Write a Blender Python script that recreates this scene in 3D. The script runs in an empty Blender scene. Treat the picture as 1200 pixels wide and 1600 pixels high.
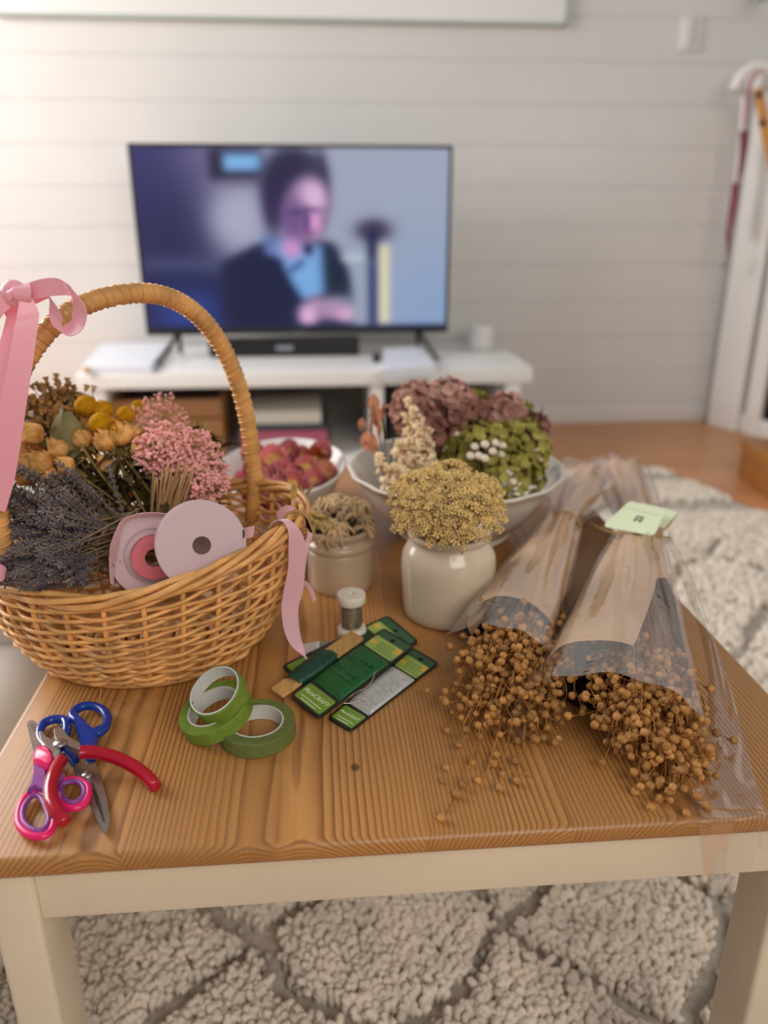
import bpy, math, random
import numpy as np
from mathutils import Vector as Vec, Matrix as Mat, noise
random.seed(7)
RND = random.Random(11)
PI = math.pi
scene = bpy.context.scene
COL = scene.collection

# ---------------------------------------------------------------- camera
FPX, PITCH, CH = 1220.0, math.radians(20.8), 0.82      # focal length in pixels of the 1200x1600 frame, pitch, eye height
TZ = 0.44                                              # table top height
SP, CP = math.sin(PITCH), math.cos(PITCH)
def ray(px, py):
    a, b = (px-600)/FPX, (800-py)/FPX
    return Vec((a, CP+b*SP, -SP+b*CP))
def at_z(px, py, z):
    d = ray(px, py); return Vec((0,0,CH)) + d*((z-CH)/d.z)
def at_y(px, py, y):
    d = ray(px, py); return Vec((0,0,CH)) + d*(y/d.y)
def T(px, py, h=0.0): return at_z(px, py, TZ+h)
YAW = math.radians(4.6)                                # the room and the table are turned this much to the lens
def RM(x, y, z=0.0):                                   # room axes -> world
    return Vec((x*math.cos(YAW)-y*math.sin(YAW), x*math.sin(YAW)+y*math.cos(YAW), z))
def UNRM(p):
    return Vec((p.x*math.cos(YAW)+p.y*math.sin(YAW), -p.x*math.sin(YAW)+p.y*math.cos(YAW), p.z))
def at_ry(px, py, ry):                                 # point on the room plane y = ry
    d = ray(px, py); dd = UNRM(d); t = ry/dd.y
    return Vec((0,0,CH)) + d*t

# ---------------------------------------------------------------- materials
def lin(c):
    out = []
    for v in c:
        v = v/255.0
        out.append(v/12.92 if v <= 0.04045 else ((v+0.055)/1.055)**2.4)
    return tuple(out)+(1.0,)
def mat(name, rgb, rough=0.6, spec=0.5, var=0.0, vscale=30, bump=0.0, bscale=80, objvar=0.0, metal=0.0, sss=0.0, coat=0.0, sheen=0.0, rgb2=None, stretch=None):
    m = bpy.data.materials.new(name); m.use_nodes = True
    nt = m.node_tree; N, L = nt.nodes, nt.links
    b = N['Principled BSDF']
    b.inputs['Roughness'].default_value = rough
    b.inputs['Specular IOR Level'].default_value = spec
    b.inputs['Metallic'].default_value = metal
    b.inputs['Coat Weight'].default_value = coat
    b.inputs['Sheen Weight'].default_value = sheen
    b.inputs['Base Color'].default_value = lin(rgb)
    if sss:
        b.inputs['Subsurface Weight'].default_value = sss
        b.inputs['Subsurface Scale'].default_value = 0.004
    tc = N.new('ShaderNodeTexCoord')
    vec = tc.outputs['Object']
    if stretch:
        mp = N.new('ShaderNodeMapping'); mp.inputs['Scale'].default_value = stretch
        L.new(vec, mp.inputs['Vector']); vec = mp.outputs['Vector']
    col = None
    if var or rgb2:
        nz = N.new('ShaderNodeTexNoise'); nz.inputs['Scale'].default_value = vscale; nz.inputs['Detail'].default_value = 4
        L.new(vec, nz.inputs['Vector'])
        rp = N.new('ShaderNodeValToRGB')
        c = lin(rgb)
        if rgb2:
            lo, hi = c, lin(rgb2)
        else:
            lo = tuple(max(0, v*(1-var)) for v in c[:3])+(1,); hi = tuple(min(1, v*(1+var)) for v in c[:3])+(1,)
        rp.color_ramp.elements[0].color = lo; rp.color_ramp.elements[1].color = hi
        rp.color_ramp.elements[0].position = 0.35; rp.color_ramp.elements[1].position = 0.65
        L.new(nz.outputs['Fac'], rp.inputs['Fac']); col = rp.outputs['Color']
    if objvar:
        oi = N.new('ShaderNodeObjectInfo')
        hs = N.new('ShaderNodeHueSaturation')
        mr = N.new('ShaderNodeMapRange'); mr.inputs['To Min'].default_value = 1-objvar; mr.inputs['To Max'].default_value = 1+objvar
        L.new(oi.outputs['Random'], mr.inputs['Value']); L.new(mr.outputs['Result'], hs.inputs['Value'])
        if col: L.new(col, hs.inputs['Color'])
        else: hs.inputs['Color'].default_value = lin(rgb)
        col = hs.outputs['Color']
    if col: L.new(col, b.inputs['Base Color'])
    if bump:
        n2 = N.new('ShaderNodeTexNoise'); n2.inputs['Scale'].default_value = bscale; n2.inputs['Detail'].default_value = 3
        L.new(vec, n2.inputs['Vector'])
        bp = N.new('ShaderNodeBump'); bp.inputs['Strength'].default_value = bump; bp.inputs['Distance'].default_value = 0.002
        L.new(n2.outputs['Fac'], bp.inputs['Height']); L.new(bp.outputs['Normal'], b.inputs['Normal'])
    return m

def wood_mat(name, early, late, plank=0.088, ring=0.0042, scale=1.0, rough=0.38, axis_y=True, rot=0.0, wobk=0.011, z0=0.0, knots=(), bumpk=0.05):
    """plain-sawn pine: rings round a pith below every plank, so tops show lines and the end shows arcs"""
    m = bpy.data.materials.new(name); m.use_nodes = True
    nt = m.node_tree; N, L = nt.nodes, nt.links
    b = N['Principled BSDF']; b.inputs['Roughness'].default_value = rough
    tc = N.new('ShaderNodeTexCoord')
    mpr = N.new('ShaderNodeMapping'); mpr.inputs['Rotation'].default_value = (0,0,-rot); L.new(tc.outputs['Object'], mpr.inputs['Vector'])
    sx = N.new('ShaderNodeSeparateXYZ'); L.new(mpr.outputs['Vector'], sx.inputs[0])
    def M(op, a, c=None, d=None):
        n = N.new('ShaderNodeMath'); n.operation = op
        for i, v in enumerate((a, c, d)):
            if v is None: continue
            if isinstance(v, (int, float)): n.inputs[i].default_value = v
            else: L.new(v, n.inputs[i])
        return n.outputs[0]
    X, Y, Z = (sx.outputs[0], sx.outputs[1], sx.outputs[2]) if axis_y else (sx.outputs[1], sx.outputs[0], sx.outputs[2])
    mp = N.new('ShaderNodeCombineXYZ'); L.new(X, mp.inputs[0]); L.new(M('MULTIPLY', Y, 0.12), mp.inputs[1]); L.new(Z, mp.inputs[2])
    nz = N.new('ShaderNodeTexNoise'); nz.inputs['Scale'].default_value = 9; nz.inputs['Detail'].default_value = 2; L.new(mp.outputs[0], nz.inputs['Vector'])
    wob = M('MULTIPLY', M('SUBTRACT', nz.outputs['Fac'], 0.5), wobk*2)
    pid = M('FLOOR', M('DIVIDE', X, plank))
    wn = N.new('ShaderNodeTexWhiteNoise'); wn.noise_dimensions = '1D'; L.new(pid, wn.inputs['W'])
    wn2 = N.new('ShaderNodeTexWhiteNoise'); wn2.noise_dimensions = '1D'; L.new(M('ADD', pid, 37.3), wn2.inputs['W'])
    xl = M('SUBTRACT', M('SUBTRACT', X, M('MULTIPLY', pid, plank)), plank/2)
    sg = M('SUBTRACT', M('MULTIPLY', M('GREATER_THAN', wn2.outputs['Value'], 0.5), 2.0), 1.0)
    xc = M('ADD', xl, M('MULTIPLY', sg, M('ADD', M('MULTIPLY', wn.outputs['Value'], plank*0.6), plank*0.28)))
    zc = M('ADD', M('ADD', M('SUBTRACT', Z, z0), 0.034), M('MULTIPLY', wn2.outputs['Value'], 0.03))
    r = M('SQRT', M('ADD', M('MULTIPLY', xc, xc), M('MULTIPLY', zc, zc)))
    r = M('ADD', r, wob)
    r = M('ADD', r, M('MULTIPLY', wn.outputs['Value'], 0.37))
    nzb = N.new('ShaderNodeTexNoise'); nzb.inputs['Scale'].default_value = 55; nzb.inputs['Detail'].default_value = 2; L.new(mp.outputs[0], nzb.inputs['Vector'])
    r = M('ADD', r, M('MULTIPLY', M('SUBTRACT', nzb.outputs['Fac'], 0.5), ring*1.1))
    fr = M('FRACT', M('DIVIDE', r, ring))
    rp = N.new('ShaderNodeValToRGB'); cr = rp.color_ramp
    cr.elements[0].position = 0.0; cr.elements[0].color = lin(early)
    e = cr.elements.new(0.45); e.color = lin(tuple(early[i]*0.8+late[i]*0.2 for i in range(3)))
    e = cr.elements.new(0.86); e.color = lin(late)
    cr.elements[-1].position = 1.0; cr.elements[-1].color = lin(early)
    L.new(fr, rp.inputs['Fac'])
    nzc = N.new('ShaderNodeTexNoise'); nzc.inputs['Scale'].default_value = 22; nzc.inputs['Detail'].default_value = 3; L.new(mp.outputs[0], nzc.inputs['Vector'])
    mxc = N.new('ShaderNodeMix'); mxc.data_type = 'RGBA'; mrc = N.new('ShaderNodeMapRange'); mrc.inputs['From Min'].default_value = 0.35; mrc.inputs['From Max'].default_value = 0.7; mrc.inputs['To Min'].default_value = 0.40; mrc.inputs['To Max'].default_value = 0.95
    L.new(nzc.outputs['Fac'], mrc.inputs['Value']); L.new(mrc.outputs['Result'], mxc.inputs['Factor']); mxc.inputs['A'].default_value = lin(tuple(early[i]*0.72+late[i]*0.28 for i in range(3))); L.new(rp.outputs['Color'], mxc.inputs['B'])
    # fine fibre and per plank tone
    mp2 = N.new('ShaderNodeCombineXYZ'); L.new(M('MULTIPLY', X, 6), mp2.inputs[0]); L.new(M('MULTIPLY', Y, 0.35), mp2.inputs[1]); L.new(Z, mp2.inputs[2])
    n3 = N.new('ShaderNodeTexNoise'); n3.inputs['Scale'].default_value = 60; n3.inputs['Detail'].default_value = 3; L.new(mp2.outputs[0], n3.inputs['Vector'])
    n4 = N.new('ShaderNodeTexNoise'); n4.inputs['Scale'].default_value = 6; n4.inputs['Detail'].default_value = 2; L.new(tc.outputs['Object'], n4.inputs['Vector'])
    tone = M('ADD', M('ADD', M('MULTIPLY', n3.outputs['Fac'], 0.22), M('MULTIPLY', wn2.outputs['Value'], 0.20)), M('MULTIPLY', n4.outputs['Fac'], 0.16))
    tone = M('ADD', tone, 0.70)
    hs = N.new('ShaderNodeHueSaturation'); L.new(mxc.outputs['Result'], hs.inputs['Color']); L.new(tone, hs.inputs['Value'])
    kf = None
    for (kx, ky, kr) in knots:
        dx_, dy_ = M('SUBTRACT', X, kx), M('MULTIPLY', M('SUBTRACT', Y, ky), 0.8)
        dk = M('SQRT', M('ADD', M('MULTIPLY', dx_, dx_), M('MULTIPLY', dy_, dy_)))
        kn = N.new('ShaderNodeMapRange'); kn.inputs['From Min'].default_value = kr*0.55; kn.inputs['From Max'].default_value = kr; kn.inputs['To Min'].default_value = 0.8; kn.inputs['To Max'].default_value = 0.0
        L.new(dk, kn.inputs['Value']); kf = kn.outputs['Result'] if kf is None else M('MAXIMUM', kf, kn.outputs['Result'])
    mx = N.new('ShaderNodeMix'); mx.data_type = 'RGBA'; mx.inputs['Factor'].default_value = 0.0
    if kf is not None: L.new(kf, mx.inputs['Factor'])
    None
    L.new(hs.outputs['Color'], mx.inputs['A']); mx.inputs['B'].default_value = lin((70,42,24))
    L.new(mx.outputs['Result'], b.inputs['Base Color'])
    bp = N.new('ShaderNodeBump'); bp.inputs['Strength'].default_value = bumpk; bp.inputs['Distance'].default_value = 0.0004; bp.invert = True
    L.new(fr, bp.inputs['Height']); L.new(bp.outputs['Normal'], b.inputs['Normal'])
    return m

def film_mat(name, haze=0.02, tint=(235,228,225)):
    m = bpy.data.materials.new(name); m.use_nodes = True
    nt = m.node_tree; N, L = nt.nodes, nt.links
    N.remove(N['Principled BSDF']); out = N['Material Output']
    tr = N.new('ShaderNodeBsdfTransparent'); tr.inputs['Color'].default_value = (0.95,0.945,0.94,1)
    gl = N.new('ShaderNodeBsdfGlossy'); gl.inputs['Roughness'].default_value = 0.12; gl.inputs['Color'].default_value = (0.9,0.88,0.88,1)
    df = N.new('ShaderNodeBsdfDiffuse'); df.inputs['Color'].default_value = lin(tint)
    tc = N.new('ShaderNodeTexCoord')
    nz = N.new('ShaderNodeTexNoise'); nz.inputs['Scale'].default_value = 38; nz.inputs['Detail'].default_value = 3; nz.inputs['Distortion'].default_value = 1.2
    L.new(tc.outputs['Object'], nz.inputs['Vector'])
    bp = N.new('ShaderNodeBump'); bp.inputs['Strength'].default_value = 0.30; bp.inputs['Distance'].default_value = 0.003
    L.new(nz.outputs['Fac'], bp.inputs['Height']); L.new(bp.outputs['Normal'], gl.inputs['Normal'])
    fr = N.new('ShaderNodeFresnel'); fr.inputs['IOR'].default_value = 1.5; L.new(bp.outputs['Normal'], fr.inputs['Normal'])
    mm = N.new('ShaderNodeMath'); mm.operation = 'MULTIPLY_ADD'; mm.inputs[1].default_value = 0.30; mm.inputs[2].default_value = 0.0; mm.use_clamp = True
    L.new(fr.outputs[0], mm.inputs[0])
    m1 = N.new('ShaderNodeMixShader'); m1.inputs['Fac'].default_value = haze; L.new(tr.outputs[0], m1.inputs[1]); L.new(df.outputs[0], m1.inputs[2])
    m2 = N.new('ShaderNodeMixShader'); L.new(mm.outputs[0], m2.inputs['Fac']); L.new(m1.outputs[0], m2.inputs[1]); L.new(gl.outputs[0], m2.inputs[2])
    L.new(m2.outputs[0], out.inputs['Surface'])
    return m

# ---------------------------------------------------------------- mesh builder
ICO = {}
def ico(sub):
    if sub not in ICO:
        import bmesh
        bm = bmesh.new(); bmesh.ops.create_icosphere(bm, subdivisions=sub, radius=1.0)
        bm.verts.ensure_lookup_table()
        ICO[sub] = ([v.co.copy() for v in bm.verts], [tuple(v.index for v in f.verts) for f in bm.faces]); bm.free()
    return ICO[sub]
class MB:
    def __init__(s): s.v = []; s.f = []; s.mi = []; s.cur = 0
    def add(s, vs, fs):
        o = len(s.v); s.v += [Vec(p) for p in vs]
        for f in fs: s.f.append(tuple(i+o for i in f)); s.mi.append(s.cur)
    def tube(s, pts, r, n=6, closed=False, cap=True, flat=1.0, up=None):
        pts = [Vec(p) for p in pts]; k = len(pts)
        R = (lambda i: r(i/(k-1))) if callable(r) else ((lambda i: r[i]) if isinstance(r, (list, tuple)) else (lambda i: r))
        tang = []
        for i in range(k):
            a = pts[(i-1) % k] if (closed or i > 0) else pts[i]
            b = pts[(i+1) % k] if (closed or i < k-1) else pts[i]
            t = (b-a); t = t.normalized() if t.length > 1e-9 else Vec((0,0,1)); tang.append(t)
        u = Vec(up) if up else (Vec((0,0,1)) if abs(tang[0].z) < 0.9 else Vec((1,0,0)))
        rings = []
        for i in range(k):
            t = tang[i]
            if up: u = Vec(up)
            u = u - t*u.dot(t)
            if u.length < 1e-6: u = t.orthogonal()
            u.normalize(); w = t.cross(u)
            ri = R(i); rings.append([pts[i] + (w*math.cos(2*PI*j/n) + u*(math.sin(2*PI*j/n)*flat))*ri for j in range(n)])
        vs = [p for ring in rings for p in ring]; fs = []
        for i in range(k if closed else k-1):
            a, b = i*n, ((i+1) % k)*n
            for j in range(n): fs.append((a+j, a+(j+1) % n, b+(j+1) % n, b+j))
        if cap and not closed:
            fs.append(tuple(range(n-1, -1, -1))); fs.append(tuple((k-1)*n+j for j in range(n)))
        s.add(vs, fs)
    def lathe(s, prof, c=(0,0,0), n=40, sx=1.0, sy=1.0, rim=None):
        c = Vec(c); vs = []; fs = []
        for (r, z) in prof:
            for j in range(n):
                a = 2*PI*j/n; rr = r*(rim(a, z) if rim else 1.0)
                vs.append(c+Vec((rr*math.cos(a)*sx, rr*math.sin(a)*sy, z)))
        for i in range(len(prof)-1):
            for j in range(n):
                fs.append((i*n+j, i*n+(j+1) % n, (i+1)*n+(j+1) % n, (i+1)*n+j))
        s.add(vs, fs)
    def ball(s, c, r, sub=2, sc=(1,1,1), rot=None, jit=0.0):
        vs, fs = ico(sub); c = Vec(c); out = []
        for v in vs:
            p = Vec((v.x*sc[0], v.y*sc[1], v.z*sc[2]))*r
            if jit: p *= 1+RND.uniform(-jit, jit)
            if rot is not None: p = rot @ p
            out.append(c+p)
        s.add(out, fs)
    def poly(s, pts, n, h, bev=0.0):
        """flat outline pts (3D, coplanar) thickened by h along n"""
        pts = [Vec(p) for p in pts]; n = Vec(n).normalized(); k = len(pts)
        c = sum(pts, Vec())/k
        if bev:
            lay = [(1-0, 0.0), (1, h-bev)]
            ins = [p+(c-p).normalized()*bev for p in pts]
            vs = pts + [p+n*(h-bev) for p in pts] + [p+n*h for p in ins]
            L_ = 3
        else:
            vs = pts + [p+n*h for p in pts]; L_ = 2
        fs = []
        for l in range(L_-1):
            for i in range(k): fs.append((l*k+i, l*k+(i+1) % k, (l+1)*k+(i+1) % k, (l+1)*k+i))
        fs.append(tuple(range(k-1, -1, -1))); fs.append(tuple((L_-1)*k+i for i in range(k)))
        s.add(vs, fs)
    def strip(s, A, B, th=0.0):
        A = [Vec(p) for p in A]; B = [Vec(p) for p in B]; k = len(A)
        if th:
            vs = []
            for i in range(k):
                t = A[min(i+1, k-1)]-A[max(i-1, 0)]; n = t.cross(B[i]-A[i]); n = n.normalized() if n.length > 1e-12 else Vec((0,0,1))
                vs += [A[i]+n*th/2, B[i]+n*th/2, B[i]-n*th/2, A[i]-n*th/2]
            fs = []
            for i in range(k-1):
                for j in range(4): fs.append((i*4+j, i*4+(j+1) % 4, (i+1)*4+(j+1) % 4, (i+1)*4+j))
            fs.append((3,2,1,0)); fs.append(tuple((k-1)*4+j for j in range(4)))
            s.add(vs, fs)
        else:
            s.add(A+B, [(i, i+1, k+i+1, k+i) for i in range(k-1)])
    def surf(s, fn, nu, nv, cu=False):
        vs = [fn(i/(nu if cu else nu-1), j/(nv-1)) for j in range(nv) for i in range(nu)]
        fs = []
        for j in range(nv-1):
            for i in range(nu if cu else nu-1):
                fs.append((j*nu+i, j*nu+(i+1) % nu, (j+1)*nu+(i+1) % nu, (j+1)*nu+i))
        s.add(vs, fs)
    def box(s, lo, hi, fr=None, bev=0.0):
        lo, hi = Vec(lo), Vec(hi)
        if bev <= 0:
            vs = [Vec((x,y,z)) for z in (lo.z,hi.z) for y in (lo.y,hi.y) for x in (lo.x,hi.x)]
            fs = [(0,2,3,1),(4,5,7,6),(0,1,5,4),(2,6,7,3),(0,4,6,2),(1,3,7,5)]
        else:
            import bmesh
            bm = bmesh.new(); bmesh.ops.create_cube(bm, size=1.0)
            for v in bm.verts:
                v.co = Vec(((lo.x+hi.x)/2+v.co.x*(hi.x-lo.x), (lo.y+hi.y)/2+v.co.y*(hi.y-lo.y), (lo.z+hi.z)/2+v.co.z*(hi.z-lo.z)))
            bmesh.ops.bevel(bm, geom=bm.edges[:], offset=bev, segments=3, affect='EDGES', profile=0.5)
            bm.verts.ensure_lookup_table()
            vs = [v.co.copy() for v in bm.verts]; fs = [tuple(v.index for v in f.verts) for f in bm.faces]; bm.free()
        if fr: vs = [RM(p.x, p.y, p.z) if fr is RM else fr(p) for p in vs]
        s.add(vs, fs)
    def mesh(s, name, mats, org=Vec((0,0,0)), smooth=True, xf=None):
        me = bpy.data.meshes.new(name)
        vs = s.v if xf is None else [xf @ p for p in s.v]
        me.from_pydata([tuple(p-org) for p in vs], [], s.f)
        if not isinstance(mats, (list, tuple)): mats = [mats]
        for m in mats: me.materials.append(m)
        if len(mats) > 1: me.polygons.foreach_set('material_index', s.mi)
        me.polygons.foreach_set('use_smooth', [bool(smooth)]*len(me.polygons))
        me.update()
        if smooth and smooth is not True:
            me.set_sharp_from_angle(angle=math.radians(smooth))
        return me
    def build(s, name, mats, parent=None, smooth=True, org=None):
        """one mesh object; vertices are given in world space"""
        if parent is not None:
            root = parent
            while root.parent is not None: root = root.parent
            o_ = root.location.copy()
        else:
            if org is None:
                xs = [p.x for p in s.v]; ys = [p.y for p in s.v]; zs = [p.z for p in s.v]
                org = Vec(((min(xs)+max(xs))/2, (min(ys)+max(ys))/2, min(zs)))
            o_ = Vec(org)
        ob = bpy.data.objects.new(name, s.mesh(name, mats, o_, smooth)); COL.objects.link(ob)
        if parent is not None: ob.parent = parent
        else: ob.location = o_
        return ob
def tag(o, label=None, cat=None, group=None, kind=None):
    if label: o['label'] = label
    if cat: o['category'] = cat
    if group: o['group'] = group
    if kind: o['kind'] = kind
    return o
def thing(name, loc, label, cat, group=None):
    o = bpy.data.objects.new(name, None); o.empty_display_size = 0.02; COL.objects.link(o); o.location = Vec(loc)
    return tag(o, label, cat, group)
def inst(name, M4, parts, label, cat, group=None):
    """a copy of a modelled kind: an Empty with one child per shared part mesh; parts = [(name, mesh, [(sub, mesh)])]"""
    o = bpy.data.objects.new(name, None); o.empty_display_size = 0.01; COL.objects.link(o); o.matrix_world = M4
    tag(o, label, cat, group)
    for p in parts:
        c = bpy.data.objects.new(p[0], p[1]); COL.objects.link(c); c.parent = o
        if len(p) > 3 and p[3]: c['label'] = p[3]
        for q in (p[2] if len(p) > 2 and p[2] else ()):
            d = bpy.data.objects.new(q[0], q[1]); COL.objects.link(d); d.parent = c
    return o
def aim(base, head, roll=0.0, scale=1.0):
    """matrix whose local +Z runs from base to head and whose origin is base"""
    z = (Vec(head)-Vec(base)).normalized(); q = z.to_track_quat('Z', 'Y')
    return Mat.Translation(Vec(base)) @ q.to_matrix().to_4x4() @ Mat.Rotation(roll, 4, 'Z') @ Mat.Scale(scale, 4)
def bez(p0, p1, p2, n=10, p3=None):
    out = []
    for i in range(n):
        t = i/(n-1)
        if p3 is None: out.append(Vec(p0)*(1-t)**2+Vec(p1)*2*t*(1-t)+Vec(p2)*t*t)
        else: out.append(Vec(p0)*(1-t)**3+Vec(p1)*3*t*(1-t)**2+Vec(p2)*3*t*t*(1-t)+Vec(p3)*t**3)
    return out
def smooth_path(pts, per=6, closed=False):
    pts = [Vec(p) for p in pts]; k = len(pts); out = []
    rng = range(k if closed else k-1)
    for i in rng:
        p0 = pts[(i-1) % k] if (closed or i > 0) else pts[i]; p1 = pts[i]; p2 = pts[(i+1) % k]; p3 = pts[(i+2) % k] if (closed or i+2 < k) else p2
        for j in range(per):
            t = j/per
            out.append(0.5*((2*p1)+(p2-p0)*t+(2*p0-5*p1+4*p2-p3)*t*t+(3*p1-p0-3*p2+p3)*t**3))
    if not closed: out.append(pts[-1])
    return out
def text_mesh(s, body, size, xf, mname, material, parent, name, extrude=0.0001):
    cu = bpy.data.curves.new(mname, 'FONT'); cu.body = body; cu.size = size; cu.extrude = extrude; cu.align_x = 'CENTER'; cu.align_y = 'CENTER'
    tmp = bpy.data.objects.new(mname, cu); COL.objects.link(tmp)
    bpy.context.view_layer.update()
    me = bpy.data.meshes.new_from_object(tmp.evaluated_get(bpy.context.evaluated_depsgraph_get()))
    bpy.data.objects.remove(tmp)
    root = parent
    while root.parent is not None: root = root.parent
    me.transform(Mat.Translation(-root.location) @ xf); me.name = mname
    me.materials.clear(); me.materials.append(material)
    ob = bpy.data.objects.new(name, me); COL.objects.link(ob); ob.parent = parent
    return ob

# ---------------------------------------------------------------- palette
m_wall = mat('white_painted_boards', (219,218,216), 0.55, 0.3, var=0.02, vscale=3)
m_trim = mat('white_trim_paint', (226,224,221), 0.45)
m_white = mat('white_lacquer', (232,231,229), 0.35)
m_cream = mat('cream_table_paint', (224,210,186), 0.42, var=0.05, vscale=8, bump=0.05, bscale=40)
m_table = None
m_floor = wood_mat('oak_floor', (210,150,100), (188,126,78), plank=0.13, ring=0.009, rough=0.32, axis_y=False)
m_black = mat('black_plastic', (14,14,16), 0.35)
m_wicker = mat('willow', (222,165,98), 0.42, 0.5, var=0.22, vscale=55, coat=0.15)
m_wicker2 = mat('willow_wrap', (214,160,92), 0.45, 0.5, var=0.22, vscale=40, coat=0.15)
m_pink = mat('pink_satin', (250,174,190), 0.38, 0.5, sheen=0.4, bump=0.08, bscale=300)
m_mauve = mat('mauve_satin', (226,176,184), 0.42, 0.5, sheen=0.4, bump=0.08, bscale=300)
m_rosepink = mat('rose_ribbon', (218,112,126), 0.5, 0.4, var=0.06, vscale=100)
m_card = mat('pale_pink_card', (208,184,190), 0.6)
m_stone = mat('stoneware_glaze', (212,196,172), 0.22, 0.5, var=0.05, vscale=12, coat=0.3)
m_stone2 = mat('shaded_stoneware_glaze', (186,164,138), 0.3, 0.5, var=0.06, vscale=14, coat=0.2)  # same stoneware, shade put into the colour: darker and browner
m_bowl = mat('white_ironstone', (222,213,200), 0.22, 0.5, var=0.03, vscale=10, coat=0.3)
m_kraft = mat('kraft_paper', (206,168,132), 0.6, 0.4, var=0.05, vscale=30, bump=0.2, bscale=40)
m_kraft2 = mat('ochre_paper', (176,140,84), 0.7)
m_film = film_mat('clear_cellophane')
m_liner = mat('dark_shade_sheet', (34,31,33), 0.6)  # near black sheet colour standing in for the shade inside the sleeves
# ================================================================ room
RW = UNRM(at_z(880, 661, 0)).y                    # back wall plane in room axes
def wallpt(px, py, off=0.0): return at_ry(px, py, RW-off)
RC = UNRM(wallpt(1150, 300)).x + 0.36             # right corner
mb = MB()                                         # shiplap boards with gaps
bh, z = 0.14, -0.06
while z < 2.5:
    mb.box((-3.2, RW, z+0.0014), (RC, RW+0.02, z+bh), RM, bev=0.0008)
    z += bh
mb.box((-3.2, RW+0.004, -0.05), (RC, RW+0.06, 2.5), RM)
tag(mb.build('wall_back', m_wall, smooth=False), kind='structure')
mb = MB(); mb.box((RC, -0.4, 0), (RC+0.05, RW+0.05, 2.5), RM)
tag(mb.build('wall_right', m_wall, smooth=False), kind='structure')
mb = MB(); mb.box((-3.2, -1.6, -0.05), (RC+0.05, RW+0.05, 0), RM)
tag(mb.build('floor', m_floor, smooth=False), kind='structure')
mb = MB(); mb.box((-3.2, RW-0.016, 0), (RC, RW, 0.075), RM, bev=0.004)
tag(mb.build('baseboard_back', m_trim, smooth=30), kind='structure')

# white board hung high on the wall
c = UNRM(wallpt(886, 38, 0.025))
t = thing('wall_board', RM(c.x-0.8, RW-0.03, c.z), 'large plain white board hung high on the shiplap wall above the television', 'wall board')
mb = MB(); mb.box((c.x-1.95, RW-0.018, c.z+0.004), (c.x-0.008, RW-0.001, c.z+0.7), RM); mb.build('panel', m_white, t, smooth=False)
mb = MB()
m_edge = mat('grey_green_edge', (176,186,176), 0.5)
mb.box((c.x-1.95, RW-0.026, c.z-0.004), (c.x, RW-0.001, c.z+0.006), RM); mb.box((c.x-0.010, RW-0.026, c.z-0.004), (c.x, RW-0.001, c.z+0.7), RM)
mb.build('frame', m_edge, t, smooth=False)['label'] = 'thin pale grey green frame'

# light switch
a, b = UNRM(wallpt(1058, 82)), UNRM(wallpt(1100, 25))
t = thing('light_switch', RM((a.x+b.x)/2, RW, a.z), 'white light switch on the back wall above the fireplace corner', 'light switch')
mb = MB(); mb.box((a.x, RW-0.007, a.z), (b.x, RW-0.0005, b.z), RM, bev=0.002); mb.build('plate', m_wall, t, smooth=30)
mb = MB(); mb.box((a.x+0.004, RW-0.016, a.z+0.01), (a.x+0.040, RW-0.006, b.z-0.008), RM, bev=0.003); mb.build('rocker', m_white, t, smooth=30)

# ---------------- rug
RUGC, RUGA = Vec((0.0, 1.15, 0)), math.radians(4.6)
def RG(x, y, z=0): return Vec((RUGC.x+x*math.cos(RUGA)-y*math.sin(RUGA), RUGC.y+x*math.sin(RUGA)+y*math.cos(RUGA), z))
def unRG(p): d = p-RUGC; return d.x*math.cos(RUGA)+d.y*math.sin(RUGA), -d.x*math.sin(RUGA)+d.y*math.cos(RUGA)
RX0, RX1, RY0, RY1 = -0.95, 1.24, -1.15, 1.42
far = unRG(at_z(960, 731, 0.02)); RY1 = far[1]
def rugline(x, y):
    """0 in a grey line, up to 1 in the middle of a raised lozenge"""
    wx = x + 0.016*noise.noise(Vec((x*9, y*9, 3)))*2; wy = y + 0.016*noise.noise(Vec((x*9, y*9, 8)))*2
    u = (wx/0.30 + wy/0.30 + 0.18); v = (wx/0.30 - wy/0.30 + 0.10)
    du = abs(u-round(u)); dv = abs(v-round(v)); d = min(du, dv)
    return min(1.0, max(0.0, (d-0.050)/0.035))
m_rugbase = mat('grey_rug_weave', (188,180,168), 0.95, 0.1, var=0.15, vscale=120)
m_pile = mat('cream_shag', (226,215,200), 0.95, 0.1, var=0.10, vscale=25)
m_pileg = mat('grey_shag', (186,178,166), 0.95, 0.1, var=0.10, vscale=25)
t = thing('shag_rug', RG(0, 0, 0), 'cream shag rug with grey lozenge lines under the table', 'rug')
def rugright(y): return min(RX1, 1.04+0.30*(RY1-y))
mb = MB(); mb.poly([RG(x, y, 0.0005) for x, y in ((RX0,RY0),(RX1,RY0),(RX1,RY1-0.66),(1.04,RY1),(RX0,RY1))], (0,0,1), 0.0115); mb.build('backing', m_rugbase, t, smooth=False)
mb = MB()
rr = random.Random(5)
def tuft(x, y, L, r, sides=4):
    a = rr.uniform(0, 2*PI); le = rr.uniform(0.05, 0.55)*L
    p0 = RG(x, y, 0.008); p2 = RG(x+math.cos(a)*le, y+math.sin(a)*le, 0.012+L*rr.uniform(0.7, 1.0)); p1 = RG(x+math.cos(a)*le*0.25, y+math.sin(a)*le*0.25, 0.01+L*0.7)
    mb.tube([p0, p1, p2, p2+(p2-p1)*0.28], [r*0.9, r*1.15, r, r*0.35], n=sides)
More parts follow.
